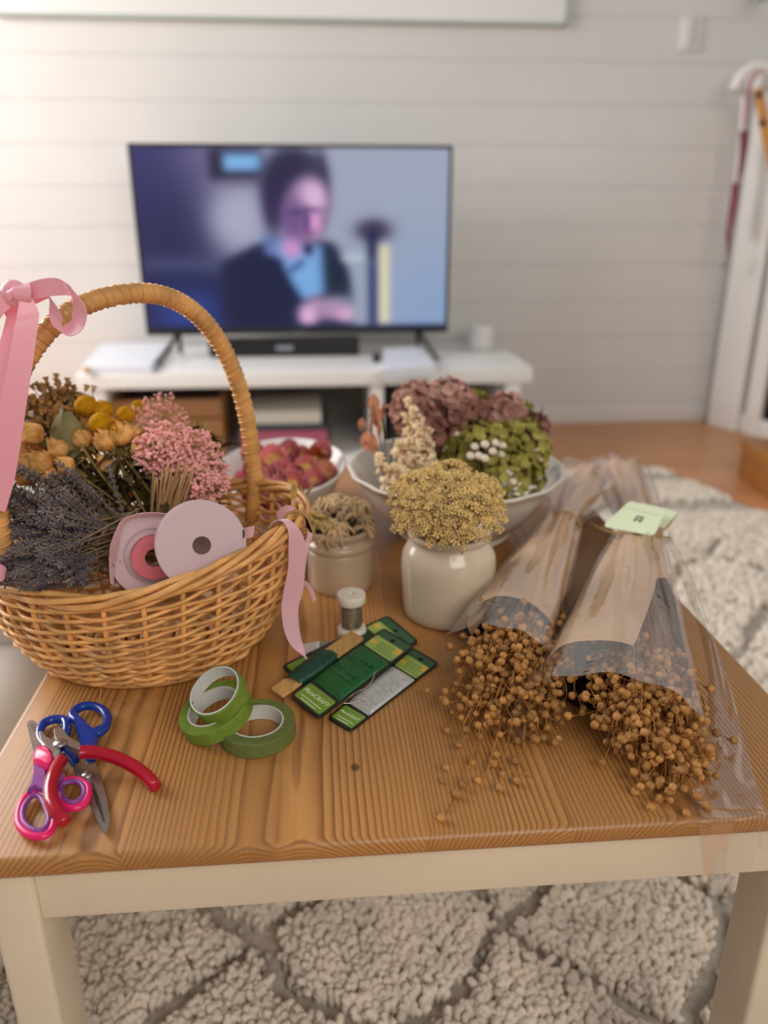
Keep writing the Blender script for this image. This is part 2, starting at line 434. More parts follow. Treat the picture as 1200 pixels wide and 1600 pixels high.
def fill(x0, x1, y0, y1, st, r, L):
    nx, ny = int((x1-x0)/st), int((y1-y0)/st)
    for i in range(nx):
        for j in range(ny):
            x = x0+(i+rr.random())*st; y = y0+(j+rr.random())*st
            band = RY1-y
            if x > rugright(y): continue
            k = rugline(x, y)
            if band < 0.62:
                k = 0.0 if (0.07 < band < 0.15 or 0.33 < band < 0.43) else 0.55
            if k <= 0.02 and rr.random() < 0.94: continue
            mb.cur = 1 if (k < 0.12 or (band < 0.62 and k < 0.1)) else 0
            tuft(x, y, L*(0.35+0.65*k), r, 4)
fill(-0.62, 0.66, -1.12, -0.20, 0.0063, 0.0047, 0.025)
fill(0.30, RX1, -0.20, RY1, 0.0135, 0.0095, 0.018)
fill(-0.95, 0.30, -0.20, RY1, 0.03, 0.013, 0.022)
o = mb.build('pile', [m_pile, m_pileg], t); o['kind'] = 'stuff'

# ---------------- television bench
sl, sr = UNRM(at_z(118, 585, 0.35)), UNRM(at_z(834, 575, 0.35))
SY0 = (sl.y+sr.y)/2; SY1 = min(SY0+0.55, RW-0.02); SX0, SX1 = sl.x, sr.x
t = thing('television_bench', RM((SX0+SX1)/2, (SY0+SY1)/2, 0), 'low white television bench with open compartments against the wall', 'television bench')
mb = MB(); mb.box((SX0, SY0, 0.30), (SX1, SY1, 0.35), RM, bev=0.003); mb.build('top_panel', m_white, t, smooth=30)
mb = MB(); mb.box((SX0, SY0+0.01, 0.0), (SX1, SY1, 0.05), RM, bev=0.003); mb.build('bottom_panel', m_white, t, smooth=30)
dx = UNRM(at_ry(589, 630, SY0+0.02)).x
for x0, x1 in ((SX0+0.03, SX0+0.08), (dx-0.022, dx+0.022), (SX1-0.085, SX1-0.035)):
    mb = MB(); mb.box((x0, SY0+0.012, 0.05), (x1, SY1, 0.30), RM, bev=0.002); mb.build('side_panel' if x0 != dx-0.022 else 'divider', m_white, t, smooth=30)
mb = MB(); mb.box((SX0+0.08, SY1-0.01, 0.05), (SX1-0.085, SY1-0.002, 0.30), RM); mb.build('back_panel', mat('grey_back_panel', (150,146,140), 0.6), t, smooth=False)

# ---------------- television
TY = SY0+0.26
tl, tr_, bl, br = [UNRM(at_ry(*p, TY)) for p in ((201,227), (710,223), (226,526), (698,518))]
TX0, TX1 = (tl.x+bl.x)/2, (tr_.x+br.x)/2; TZ0, TZ1 = (bl.z+br.z)/2, (tl.z+tr_.z)/2
t = thing('television', RM((TX0+TX1)/2, TY, 0.35), 'flat screen television showing a person in a dark jacket on the white bench', 'television')
mb = MB(); mb.box((TX0, TY, TZ0), (TX1, TY+0.035, TZ1), RM, bev=0.004); mb.box((TX0+0.2, TY+0.03, TZ0+0.03), (TX1-0.2, TY+0.07, TZ1-0.2), RM, bev=0.01); mb.build('casing', m_black, t, smooth=30)
W_, H_ = 200, 116
bz, bb = 0.012, 0.022
sx0, sx1, sz0, sz1 = TX0+bz, TX1-bz, TZ0+bb, TZ1-bz
uu, vv = np.meshgrid(np.linspace(0,1,W_), np.linspace(0,1,H_))
img = np.zeros((H_, W_, 3)); img[:] = (165,172,192)
def soft(mask_d, w): return 1/(1+np.exp(mask_d/w))
def blend(mask, c):
    global img
    img = img*(1-mask[...,None]) + np.array(c, float)*mask[...,None]
def ell(cx, cy, rx, ry, c, w=0.06, rot=0.0):
    dx_, dy_ = (uu-cx)*1.72, (vv-cy); ca, sa = math.cos(rot), math.sin(rot)
    a_, b_ = (dx_*ca+dy_*sa)/(rx*1.72), (-dx_*sa+dy_*ca)/ry
    blend(soft(np.sqrt(a_**2+b_**2)-1, w), c)
def rect(x0, x1, y0, y1, c, w=0.008):
    m = soft(x0-uu, w)*soft(uu-x1, w)*soft(y0-vv, w*1.7)*soft(vv-y1, w*1.7); blend(m, c)
def pgon(pts, c, w=0.008):
    # convex polygon, clockwise in (u, v) with v down
    m = np.ones_like(uu)
    for i in range(len(pts)):
        (x0, y0), (x1, y1) = pts[i], pts[(i+1) % len(pts)]
        nx, ny = (y1-y0), -(x1-x0); l = math.hypot(nx, ny)
        m = m*soft(((uu-x0)*nx+(vv-y0)*ny)/l, w)
    blend(m, c)
blend(soft(uu-0.30, 0.07), (122,112,150))
blend(soft(uu-0.15, 0.05), (62,60,112))
ell(0.10, 0.55, 0.16, 0.35, (44,44,84), 0.3)
blend(soft(0.75-uu, 0.09)*soft(0.55-vv, 0.15), (140,165,205))
ell(0.32, 0.38, 0.09, 0.17, (176,178,204), 0.25)
rect(0.0, 0.26, 0.60, 0.66, (78,84,124), 0.012); rect(0.0, 0.30, 0.68, 1.0, (36,40,84), 0.012)
rect(0.04, 0.22, 0.80, 1.0, (48,70,150), 0.02)
rect(0.235, 0.40, 0.0, 0.17, (44,38,66)); rect(0.28, 0.40, 0.03, 0.12, (132,190,242), 0.006); rect(0.27,0.42,0.18,0.2,(120,112,140),0.006)
pgon([(0.25,0.62),(0.385,0.50),(0.62,0.50),(0.685,0.70),(0.69,1.01),(0.26,1.01)], (24,30,66), 0.01)
pgon([(0.57,0.52),(0.62,0.55),(0.68,0.72),(0.68,0.92),(0.57,0.90)], (26,38,58), 0.01)
pgon([(0.39,0.46),(0.47,0.50),(0.50,0.60),(0.40,0.58)], (110,136,190), 0.008)
pgon([(0.43,0.48),(0.585,0.52),(0.59,0.80),(0.52,0.84),(0.47,0.72)], (124,176,232), 0.008)
ell(0.50, 0.20, 0.105, 0.21, (40,36,70), 0.10)
ell(0.585, 0.20, 0.028, 0.17, (52,46,80), 0.2)
ell(0.43, 0.33, 0.03, 0.12, (48,40,78), 0.3)
ell(0.535, 0.34, 0.072, 0.185, (148,116,158), 0.10, 0.12)
ell(0.558, 0.26, 0.045, 0.09, (230,190,226), 0.25)
ell(0.495, 0.38, 0.035, 0.11, (112,84,140), 0.3)
ell(0.565, 0.40, 0.018, 0.05, (226,160,212), 0.3); ell(0.538, 0.385, 0.008, 0.055, (84,58,112), 0.35)
ell(0.552, 0.325, 0.030, 0.012, (112,78,132), 0.4); ell(0.505, 0.34, 0.022, 0.014, (84,62,112), 0.4); ell(0.535, 0.45, 0.020, 0.010, (140,84,140), 0.4)
ell(0.485, 0.54, 0.03, 0.05, (214,150,206), 0.3); ell(0.54,0.545,0.015,0.03,(50,44,90),0.3)
pgon([(0.47,0.66),(0.52,0.60),(0.53,0.62),(0.475,0.69)], (60,84,140), 0.006)
pgon([(0.505,0.86),(0.57,0.81),(0.60,0.86),(0.56,0.98),(0.51,0.98)], (204,162,204), 0.012)
pgon([(0.58,0.82),(0.68,0.84),(0.705,0.90),(0.67,0.97),(0.56,0.94)], (190,150,190), 0.012)
ell(0.53, 0.93, 0.025, 0.05, (232,184,222), 0.3); ell(0.665, 0.92, 0.03, 0.04, (226,176,212), 0.3); rect(0.60,0.69,0.82,0.86,(150,150,172),0.01)
rect(0.65, 0.765, 0.575, 0.615, (196,208,214), 0.006); rect(0.685, 0.735, 0.62, 1.0, (160,170,190), 0.01)
ell(0.755, 0.44, 0.055, 0.06, (62,54,82), 0.25); rect(0.735, 0.768, 0.44, 0.62, (34,38,78), 0.006); rect(0.738, 0.768, 0.62, 1.0, (44,50,100), 0.006)
rect(0.776, 0.806, 0.52, 0.985, (240,226,178), 0.006); rect(0.0,1.0,0.988,1.02,(30,34,66),0.004)
me = bpy.data.meshes.new('screen')
pts = [RM(sx0+(sx1-sx0)*u, TY-0.0012, sz1-(sz1-sz0)*v)-t.location for v in np.linspace(0,1,H_) for u in np.linspace(0,1,W_)]
fcs = [(j*W_+i, (j+1)*W_+i, (j+1)*W_+i+1, j*W_+i+1) for j in range(H_-1) for i in range(W_-1)]
me.from_pydata([tuple(p) for p in pts], [], fcs)
at = me.color_attributes.new('picture', 'FLOAT_COLOR', 'POINT')
im = np.clip(img, 0, 255)/255.0; im = np.where(im <= 0.04045, im/12.92, ((im+0.055)/1.055)**2.4)
buf = np.ones((H_*W_, 4), np.float32); buf[:, :3] = im.reshape(-1, 3); at.data.foreach_set('color', buf.ravel())
m_screen = bpy.data.materials.new('lit_screen'); m_screen.use_nodes = True
nt = m_screen.node_tree; b = nt.nodes['Principled BSDF']; va = nt.nodes.new('ShaderNodeVertexColor'); va.layer_name = 'picture'
b.inputs['Base Color'].default_value = (0.01,0.01,0.012,1); b.inputs['Roughness'].default_value = 0.3; b.inputs['Specular IOR Level'].default_value = 0.1
nt.links.new(va.outputs['Color'], b.inputs['Emission Color']); b.inputs['Emission Strength'].default_value = 0.86
me.materials.append(m_screen)
so = bpy.data.objects.new('screen', me); COL.objects.link(so); so.parent = t; so['label'] = 'lit screen with a person in a dark jacket looking down at their hands'
for sx_, fx, px_ in ((1, 0.10, 0), (-1, 0.90, 0)):
    x = TX0+(TX1-TX0)*fx
    mb = MB(); mb.tube([RM(x, TY+0.03, TZ0+0.01), RM(x-0.02*sx_, TY-0.03, TZ0-0.03), RM(x-0.055*sx_, TY-0.11, 0.356)], 0.008, n=8, flat=0.6)
    mb.tube([RM(x, TY+0.03, TZ0+0.01), RM(x-0.01*sx_, TY+0.09, 0.356)], 0.008, n=8, flat=0.6); mb.build('foot', m_black, t)
mb = MB(); mb.box(((TX0+TX1)/2-0.03, TY-0.003, TZ0+0.005), ((TX0+TX1)/2+0.03, TY+0.001, TZ0+0.015), RM); mb.build('maker_plate', mat('grey_plate', (60,60,66), 0.4), t, smooth=False)

# soundbar
a = UNRM(at_z(327, 559, 0.35)); b = UNRM(at_z(562, 557, 0.35))
t = thing('soundbar', RM((a.x+b.x)/2, a.y+0.03, 0.35), 'long black soundbar lying on the bench under the television', 'soundbar')
mb = MB(); mb.box((a.x, a.y, 0.352), (b.x, a.y+0.085, 0.412), RM, bev=0.006); mb.build('body', m_black, t, smooth=30)
mb = MB(); mb.box(((a.x+b.x)/2-0.03, a.y-0.0015, 0.372), ((a.x+b.x)/2+0.03, a.y+0.002, 0.390), RM, bev=0.0005); mb.build('badge', mat('silver_badge', (140,146,156), 0.35, metal=0.4), t, smooth=False)['label'] = 'small silver badge'

# flat white boxes, mug, small dark things on the bench
def slab(name, quad, h, m, label, cat):
    z0 = 0.351
    P = [at_z(x, y, z0+h) for x, y in quad]
    mb = MB(); mb.poly([Vec((p.x, p.y, z0)) for p in P], (0,0,1), h, bev=0.003)
    return tag(mb.build(name, m, smooth=30), label, cat)
slab('game_console', [(160,536),(264,534),(236,571),(127,572)], 0.024, mat('cool_white_plastic', (226,230,240), 0.4), 'flat white box lying on the left end of the bench', 'box')
slab('set_top_box', [(600,544),(655,541),(682,571),(598,577)], 0.030, mat('cool_white_box', (228,232,242), 0.4), 'small white box on the bench under the right end of the screen', 'box')
a = at_z(588, 562, 0.352)
mb = MB(); mb.box((a.x-0.012, a.y-0.05, 0.3505), (a.x+0.014, a.y+0.06, 0.368), None, bev=0.006); tag(mb.build('remote_control', m_black, smooth=30), 'black remote control between soundbar and small white box', 'remote control')
a = at_z(700, 528, 0.352)
mb = MB(); mb.box((a.x-0.035, a.y-0.05, 0.3505), (a.x+0.04, a.y+0.05, 0.376), None, bev=0.006); tag(mb.build('adapter', mat('dark_grey_plastic', (60,58,56), 0.5), smooth=30), 'dark grey adapter behind the foot of the television beside the mug', 'adapter')
a = at_z(750, 551, 0.351); cx = at_z(750, 545, 0.351)
t = thing('mug', cx, 'plain white mug on the right end of the bench', 'mug')
mb = MB(); r = 0.047
mb.lathe([(0.0,0.0),(r*0.92,0.0),(r,0.006),(r,0.092),(r-0.002,0.094),(r-0.005,0.092),(r-0.005,0.01),(0,0.008)], cx, 36); mb.build('body', m_white, t)
mb = MB(); mb.tube([cx+Vec((r*0.97*0.5, r*0.8, 0.07)), cx+Vec((0.04, 0.062, 0.07)), cx+Vec((0.045, 0.068, 0.045)), cx+Vec((0.036, 0.060, 0.022)), cx+Vec((r*0.5, r*0.8, 0.022))], 0.005, n=8); mb.build('handle', m_white, t)
a = at_ry(136, 578, SY0-0.006)
mb = MB(); mb.lathe([(0,-0.011),(0.007,-0.009),(0.011,-0.002),(0.010,0.006),(0.004,0.010),(0,0.011)], (0,0,0), 16); kn = MB(); kn.v = [a+Vec((p.x, -p.z*0.9, p.y)) for p in mb.v]; kn.f = mb.f; kn.mi = mb.mi
kn.tube([a+Vec((0,0.0,0)), a+Vec((0,0.012,0))], 0.004, n=8)
tag(kn.build('wooden_knob', mat('amber_wood', (196,150,72), 0.4)), 'small round amber knob on the left front edge of the bench', 'knob')

# things inside the bench
a, b = UNRM(at_ry(172, 650, SY0+0.06)), UNRM(at_ry(346, 622, SY0+0.06))
t = thing('storage_crate', RM((a.x+b.x)/2, SY0+0.2, 0.05), 'brown wooden crate in the left compartment of the bench', 'crate')
m_crate = wood_mat('crate_wood', (168,118,72), (130,86,48), plank=0.08, axis_y=False)
for k in range(3):
    mb = MB(); z0 = 0.055+k*0.068; mb.box((a.x, SY0+0.05, z0), (b.x, SY0+0.065, z0+0.062), RM, bev=0.002); mb.build('slat', m_crate, t, smooth=30)
for x in (a.x, b.x-0.012):
    mb = MB(); mb.box((x, SY0+0.065, 0.052), (x+0.012, SY0+0.42, 0.255), RM, bev=0.002); mb.build('side_panel', m_crate, t, smooth=30)
mb = MB(); mb.box((a.x+0.012, SY0+0.065, 0.052), (b.x-0.012, SY0+0.42, 0.062), RM); mb.build('base_panel', m_crate, t, smooth=False)
def book(name, x0, x1, z0, z1, m, label, skew=0.0):
    t = thing(name, RM((x0+x1)/2, SY0+0.18, z0), label, 'book', 'books lying in the bench')
    mb = MB(); y0, y1 = SY0+0.05+skew, SY0+0.30+skew; c_ = 0.0025
    mb.box((x0, y0, z0), (x1, y1, z0+c_), RM); mb.box((x0, y0, z1-c_), (x1, y1, z1), RM); mb.box((x0, y0, z0), (x1, y0+c_, z1), RM); mb.build('cover', m, t, smooth=False)
    mb = MB(); mb.box((x0+0.004, y0+c_, z0+c_), (x1-0.004, y1-0.004, z1-c_), RM); mb.build('pages', mat('paper_'+name, (226,220,208), 0.9), t, smooth=False)
bx0, bx1 = UNRM(at_ry(384, 660, SY0+0.05)).x, UNRM(at_ry(502, 660, SY0+0.05)).x
zz = [UNRM(at_ry(450, y, SY0+0.05)).z for y in (700, 688, 672, 664, 643)]
z0 = 0.0505
book('album', bx0-0.01, bx1+0.03, z0, z0+0.05, mat('navy_cover', (70,74,84), 0.6), 'grey covered book at the bottom of the stack in the bench')
book('magazine_volume', bx0-0.02, bx1+0.02, z0+0.0505, zz[2], mat('berry_cover', (170,84,112), 0.6), 'berry pink book in the stack inside the bench', -0.01)
book('slim_book', bx0-0.02, bx1+0.02, zz[2]+0.0005, zz[3], mat('teal_cover', (52,74,76), 0.6), 'thin dark teal book lying on the berry pink book', 0.0)
book('thick_book', bx0, bx1, zz[3]+0.0005, zz[4], mat('ivory_cover', (206,200,190), 0.6), 'thick ivory book on top of the stack inside the bench', 0.01)
a, b = UNRM(at_ry(606, 700, SY0+0.10)), UNRM(at_ry(690, 612, SY0+0.10))
t = thing('media_player', RM((a.x+b.x)/2, SY0+0.2, 0.05), 'black box standing in the right compartment of the bench', 'box')
mb = MB(); mb.box((a.x, SY0+0.10, 0.051), (b.x, SY0+0.36, 0.262), RM, bev=0.006); mb.build('body', m_black, t, smooth=30)
mb = MB(); mb.box((a.x+0.02, SY0+0.097, 0.10), (b.x-0.02, SY0+0.101, 0.115), RM); mb.build('front_slot', mat('slot_grey', (50,50,52), 0.4), t, smooth=False)

# ---------------- fireplace in the right corner
f0 = at_z(1104, 663, 0); f1 = at_z(1200, 690, 0); ft = (f1-f0).normalized(); fn = Vec((-ft.y*-1, ft.x*-1, 0)); fn = Vec((ft.y, -ft.x, 0))
if fn.y > 0: fn = -fn
def FP(u, d, z): p = f0+ft*u-fn*d; return Vec((p.x, p.y, z))     # u along the front, d depth behind the front
zt = at_y(1150, 118, f0.y).z
FPf = lambda p: FP(p.x, p.y, p.z)
t = thing('fireplace_surround', FP(0.4, 0.05, 0), 'white painted fireplace surround standing in the right corner', 'fireplace')
mb = MB(); mb.box((0, 0, 0.0), (0.145, 0.14, zt-0.05), FPf, bev=0.004); mb.build('pilaster', m_trim, t, smooth=30)
mb = MB(); mb.box((0.145, 0.02, 0.0), (0.62, 0.14, 0.07), FPf, bev=0.004); mb.box((0.165, 0.012, 0.0), (0.235, 0.14, zt-0.05), FPf, bev=0.004); mb.box((0.145, 0.02, 0.78), (0.62, 0.14, zt-0.05), FPf, bev=0.004); mb.build('facing', m_trim, t, smooth=30)
mb = MB(); mb.box((0.235, 0.03, 0.07), (0.60, 0.30, 0.78), FPf); mb.build('firebox', m_black, t, smooth=False)['label'] = 'black fire opening'
mb = MB(); mb.box((-0.02, -0.04, zt-0.05), (0.63, 0.16, zt), FPf, bev=0.006); mb.build('mantel_shelf', m_trim, t, smooth=30)
# garland over the mantel
t = thing('mantel_garland', FP(0.06, -0.05, zt-0.6), 'white and burgundy ribbon garland hanging from the corner of the mantel', 'garland')
gy = f0.y-0.14
m_burg = mat('burgundy_ribbon', (128,42,66), 0.5, sheen=0.3); m_burg2 = mat('dusky_pink_ribbon', (196,136,150), 0.5)
def rib(pts, w, mats, name, par, y0=gy, tw=0.0):
    A, B = [], []
    P = smooth_path([at_y(px, py, y0) for px, py in pts], 6)
    for i, p in enumerate(P):
        a_ = tw*i/len(P); A.append(p+Vec((-w*math.cos(a_), -w*math.sin(a_), 0))); B.append(p+Vec((w*math.cos(a_), w*math.sin(a_), 0)))
    mb = MB(); mb.strip(A, B, 0.0015); return mb.build(name, mats, par)
rib([(1192,112),(1176,122),(1168,150),(1165,180),(1163,205)], 0.010, m_burg2, 'ribbon_tail', t, tw=1.0)
rib([(1163,205),(1161,240),(1156,272),(1150,286)], 0.016, m_burg, 'ribbon_tail', t, tw=1.2)
rib([(1150,286),(1147,312),(1142,345),(1138,362)], 0.013, m_burg, 'ribbon_tail', t, tw=-1.5)
rib([(1138,362),(1138,385),(1136,405),(1128,418)], 0.010, m_burg, 'ribbon_tail', t, tw=1.8)
P = [at_y(px, py, gy+0.02) for px, py in ((1146,140),(1160,116),(1180,104),(1204,108),(1220,130))]
mb = MB(); mb.tube(smooth_path(P, 5), 0.022, n=10, flat=0.8); mb.build('white_swag', mat('white_gauze', (234,230,228), 0.9, bump=0.4, bscale=60), t)
P = [at_y(px, py, gy+0.03) for px, py in ((1163,150),(1156,230),(1148,300),(1140,360))]
mb = MB(); mb.tube(smooth_path(P, 5), lambda s: 0.016*(1-0.6*s), n=8, flat=0.5); mb.build('white_tail', mat('white_gauze_tail', (232,228,226), 0.9), t)
P = [at_y(px, py, gy) for px, py in ((1184,138),(1190,170),(1196,205),(1206,250),(1220,300))]
mb = MB(); mb.tube(smooth_path(P, 5), 0.016, n=10); mb.build('wooden_bar', mat('amber_wood_bar', (204,146,70), 0.4), t)
for px, py in ((1186,148),(1191,192)):
    mb = MB(); mb.ball(at_y(px, py, gy-0.016), 0.012, 2); mb.build('dark_bead', mat('bead_dark', (62,42,38), 0.4), t)
# trailing leaves above the mantel
t = thing('trailing_plant', at_y(1205, -10, gy+0.1), 'green plant leaves drooping into the top right corner', 'plant')
mb = MB()
rl = random.Random(3)
for k in range(9):
    p0 = at_y(1205+rl.uniform(-8, 20), -30+rl.uniform(-10, 5), gy+0.1); p2 = at_y(1168+rl.uniform(0, 40), rl.uniform(-6, 7), gy+0.08)
    c_ = (p0+p2)/2+Vec((0,0,0.02)); P = bez(p0, c_, p2, 7)
    mb.strip([p+Vec((0,0,0.012*math.sin(PI*i/6))) for i, p in enumerate(P)], [p-Vec((0,0.006,0.012*math.sin(PI*i/6))) for i, p in enumerate(P)], 0.001)
mb.build('leaves', mat('leaf_green', (92,122,66), 0.5, var=0.2), t)
mb = MB(); mb.tube([at_y(1205, -14, gy+0.1), at_y(1230, -60, gy+0.12), at_y(1260, -90, gy+0.14)], 0.004); mb.build('stem', mat('stem_green', (98,110,66), 0.6), t)
# low wooden box on the floor at the right
p = at_z(1178, 792, 0)+Vec((0.075,0,0))
t = thing('floor_box', p+Vec((0.15,0.15,0)), 'brown wooden box on the floor by the fireplace', 'box')
mb = MB(); mb.box((p.x, p.y, 0.001), (p.x+0.35, p.y+0.3, 0.10), None, bev=0.004); mb.build('body', wood_mat('box_wood', (164,108,52), (130,80,34), plank=0.1, axis_y=False), t, smooth=30)
mb = MB(); mb.box((p.x-0.006, p.y-0.006, 0.101), (p.x+0.356, p.y+0.306, 0.13), None, bev=0.004); mb.build('lid', wood_mat('box_lid_wood', (176,118,58), (140,88,38), plank=0.1, axis_y=False), t, smooth=30)

# white slipcovered armchair left of the table
m_cloth = mat('white_slipcover', (226,222,214), 0.9, 0.1, bump=0.25, bscale=14)
t = thing('armchair', (-0.78, 0.62, 0), 'off white slipcovered armchair beside the left end of the table', 'armchair')
mb = MB(); mb.box((-1.15, 0.35, 0.10), (-0.37, 1.02, 0.30), None, bev=0.05); mb.build('base', m_cloth, t)
mb = MB(); mb.box((-1.12, 0.30, 0.29), (-0.338, 0.74, 0.405), None, bev=0.045); mb.build('seat_cushion', m_cloth, t)
mb = MB(); mb.box((-1.15, 0.73, 0.12), (-0.345, 0.95, 0.53), None, bev=0.08); mb.build('arm', m_cloth, t)
for x in (-1.1, -0.46):
    for y in (0.40, 0.95):
        mb = MB(); mb.tube([(x,y,0.002),(x,y,0.12)], [0.018,0.025], n=12); mb.build('leg', mat('chair_leg_wood', (120,84,54), 0.5), t)

# ---------------- table
tl_, tr2 = UNRM(T(20, 1130)), UNRM(T(1150, 1028))
LX = (UNRM(T(72,1037)).x+UNRM(T(0,1175)).x)/2; RX = (UNRM(T(1111,987)).x+UNRM(T(1200,1075)).x)/2
FY = (UNRM(T(200,1338)).y+UNRM(T(900,1300)).y)/2+0.002; BY = FY+0.83
t = thing('coffee_table', RM((LX+RX)/2, (FY+BY)/2, 0), 'pine topped coffee table with cream painted legs and apron', 'table')
ro = t.location; KN = UNRM(T(555,1199)-ro); K2 = UNRM(T(690,1216)-ro)
m_table = wood_mat('waxed_pine', (198,143,82), (118,73,32), plank=0.098, ring=0.0030, rot=YAW, z0=TZ, wobk=0.008, knots=((KN.x, KN.y, 0.0042),))
mb = MB(); mb.box((LX, FY, TZ-0.016), (RX, BY, TZ), RM, bev=0.0055); mb.build('table_top', m_table, t, smooth=30)['label'] = 'waxed pine plank top'
LG, LD, IN, IY = 0.031, 0.046, 0.024, 0.011
AZ = TZ-0.016
for (x, y) in ((LX+IN, FY+IY), (RX-IN-LG, FY+IY), (LX+IN, BY-IY-LD), (RX-IN-LG, BY-IY-LD)):
    mb = MB(); mb.box((x, y, 0.012), (x+LG, y+LD, AZ), RM, bev=0.004); mb.build('leg', m_cream, t, smooth=30)
ah = 0.049
for (x0, x1, y0, y1) in ((LX+IN+LG, RX-IN-LG, FY+IY+0.004, FY+IY+0.022), (LX+IN+LG, RX-IN-LG, BY-IY-0.022, BY-IY-0.004), (LX+IN+0.004, LX+IN+0.024, FY+IY+LD, BY-IY-LD), (RX-IN-0.024, RX-IN-0.004, FY+IY+LD, BY-IY-LD)):
    mb = MB(); mb.box((x0, y0, AZ-ah), (x1, y1, AZ), RM, bev=0.0015); mb.build('apron', m_cream, t, smooth=30)
# ================================================================ wicker basket
BC = Vec((-0.220, 0.660, TZ))
def rim_pt(a, k=1.0, dz=0.0):
    x, y = 0.139*math.cos(a), 0.114*math.sin(a)
    tip = max(0.0, math.cos(a))**10
    z = 0.100+0.009*math.sin(a)*(1 if math.sin(a) > 0 else 0.4)+(0.030*math.cos(a)**1.25 if math.cos(a) > 0 else 0.016*abs(math.cos(a))**2.5)
    return BC+Vec((x*k*(1+0.03*tip), y*k, z+dz))
def base_pt(a): return BC+Vec((-0.002+0.098*math.cos(a), -0.008+0.080*math.sin(a), 0.004))
def wall_pt(a, s, off=0.0):
    b, r = base_pt(a), rim_pt(a); k = s**0.80
    p = Vec((b.x+(r.x-b.x)*k, b.y+(r.y-b.y)*k, b.z+(r.z-b.z)*s))
    bul = 0.010*math.sin(PI*min(1, s))
    d = Vec((math.cos(a), math.sin(a), 0)); return p+d*(bul+off)
NS = 28
t = basket = thing('wicker_basket', BC, 'oval willow basket with a tall wrapped handle full of dried flowers', 'basket')
mb = MB()
for i in range(NS):
    a = 2*PI*i/NS
    mb.tube([wall_pt(a, s) for s in np.linspace(0, 1.0, 9)], 0.0024, n=6)
mb.build('stakes', m_wicker, t)
mb = MB(); NR = 20
for j in range(NR):
    s = 0.035+0.93*j/(NR-1); pts = []
    r = 0.0023 if j not in (0, NR-1) else 0.003
    for i in range(NS*4):
        a = 2*PI*i/(NS*4); ph = (i/4.0)*PI + j*PI
        ss = s+0.010*math.sin(a*3+j*1.3)+0.012*math.sin(ph/1.0+0.6)
        pts.append(wall_pt(a, min(1.0, max(0, ss)), 0.0038*math.cos(ph)))
    mb.tube(pts, r*1.05, n=6, closed=True, flat=0.75)
mb.build('weave', m_wicker, t)
mb = MB()
for k in range(4):                                   # plaited border
    pts = []
    for i in range(220):
        a = 2*PI*i/220; ph = 5*a+k*PI/2
        d = Vec((math.cos(a), math.sin(a), 0)); p = rim_pt(a)
        pts.append(p+d*(0.0056*math.cos(ph)+0.002)+Vec((0,0,0.0046*math.sin(ph)+0.001)))
    mb.tube(pts, 0.0028, n=7, closed=True)
mb.build('rim', m_wicker, t)
mb = MB()
for j in range(9):
    k = (j+0.6)/9.2
    mb.tube([BC+Vec((-0.002+0.098*k*math.cos(a), -0.008+0.080*k*math.sin(a), 0.005+0.0012*math.cos(12*a+j*PI))) for a in np.linspace(0, 2*PI, 60, endpoint=False)], 0.0042, n=5, closed=True)
mb.tube([base_pt(a)+Vec((0,0,0.0005)) for a in np.linspace(0, 2*PI, 80, endpoint=False)], 0.0036, n=6, closed=True)
mb.build('base', m_wicker, t)
mb = MB(); mb.tube(smooth_path([T(158,1062,.006), T(157,1080,.004), T(155,1104,.0012)], 5), 0.0004, n=5); mb.build('loose_strand', m_wicker, t)
# handle
HA, HB = rim_pt(math.radians(50)), rim_pt(math.radians(232))
HM = (HA+HB)/2; HD = (HA-HB)/2
def hp(tt):
    c_, s_ = math.cos(tt), math.sin(tt); e = 2/2.35
    u = math.copysign(abs(c_)**e, c_); w = abs(s_)**e
    bulge = 1+0.0*w
    return Vec((HM.x+HD.x*u*bulge, HM.y+HD.y*u*bulge, HM.z+0.206*w+(HD.z*u)))
mb = MB()
hpts = [hp(x) for x in np.linspace(0.0, PI, 260)]
hpts = [HA-HD*0.06-Vec((0,0,0.035))]+hpts+[HB+HD*0.06-Vec((0,0,0.035))]
mb.tube(hpts, [0.0070]+[0.0074+0.0009*abs(math.sin(i*PI/5.2)) for i in range(260)]+[0.0070], n=12)
hnd = mb.build('handle', m_wicker2, t)
mb = MB(); core = [hp(x) for x in np.linspace(0, PI, 1500)]
for a0 in (0.0,):
    pts = []
    N_ = 120
    for i in range(len(core)-1):
        tn = (core[i+1]-core[i]).normalized(); side = tn.cross(Vec((HD.y, -HD.x, 0)).normalized()).normalized(); oth = tn.cross(side)
        ph = 2*PI*i/(len(core)/84)+a0
        pts.append(core[i]+(side*math.cos(ph)+oth*math.sin(ph))*0.0079)
    mb.tube(pts, 0.0009, n=5)
mb.build('handle_wrap', m_wicker2, hnd)

# ---------------- satin bow on the handle
def ribbon(edges, name, mtl, par, per=5, th=0.0006):
    """edges: rows of (px1,py1,px2,py2,depth y): the two edges of the band, seen at that distance"""
    A = smooth_path([at_y(e[0], e[1], e[4]) for e in edges], per); B = smooth_path([at_y(e[2], e[3], e[5] if len(e) > 5 else e[4]) for e in edges], per)
    mb = MB(); mb.strip(A, B, th); return mb.build(name, mtl, par, smooth=60)
kp = at_y(32, 458, 0.585)
t = bow = thing('satin_bow', kp, 'wide pink satin bow with long tails tied on the basket handle', 'ribbon bow')
yk = 0.585
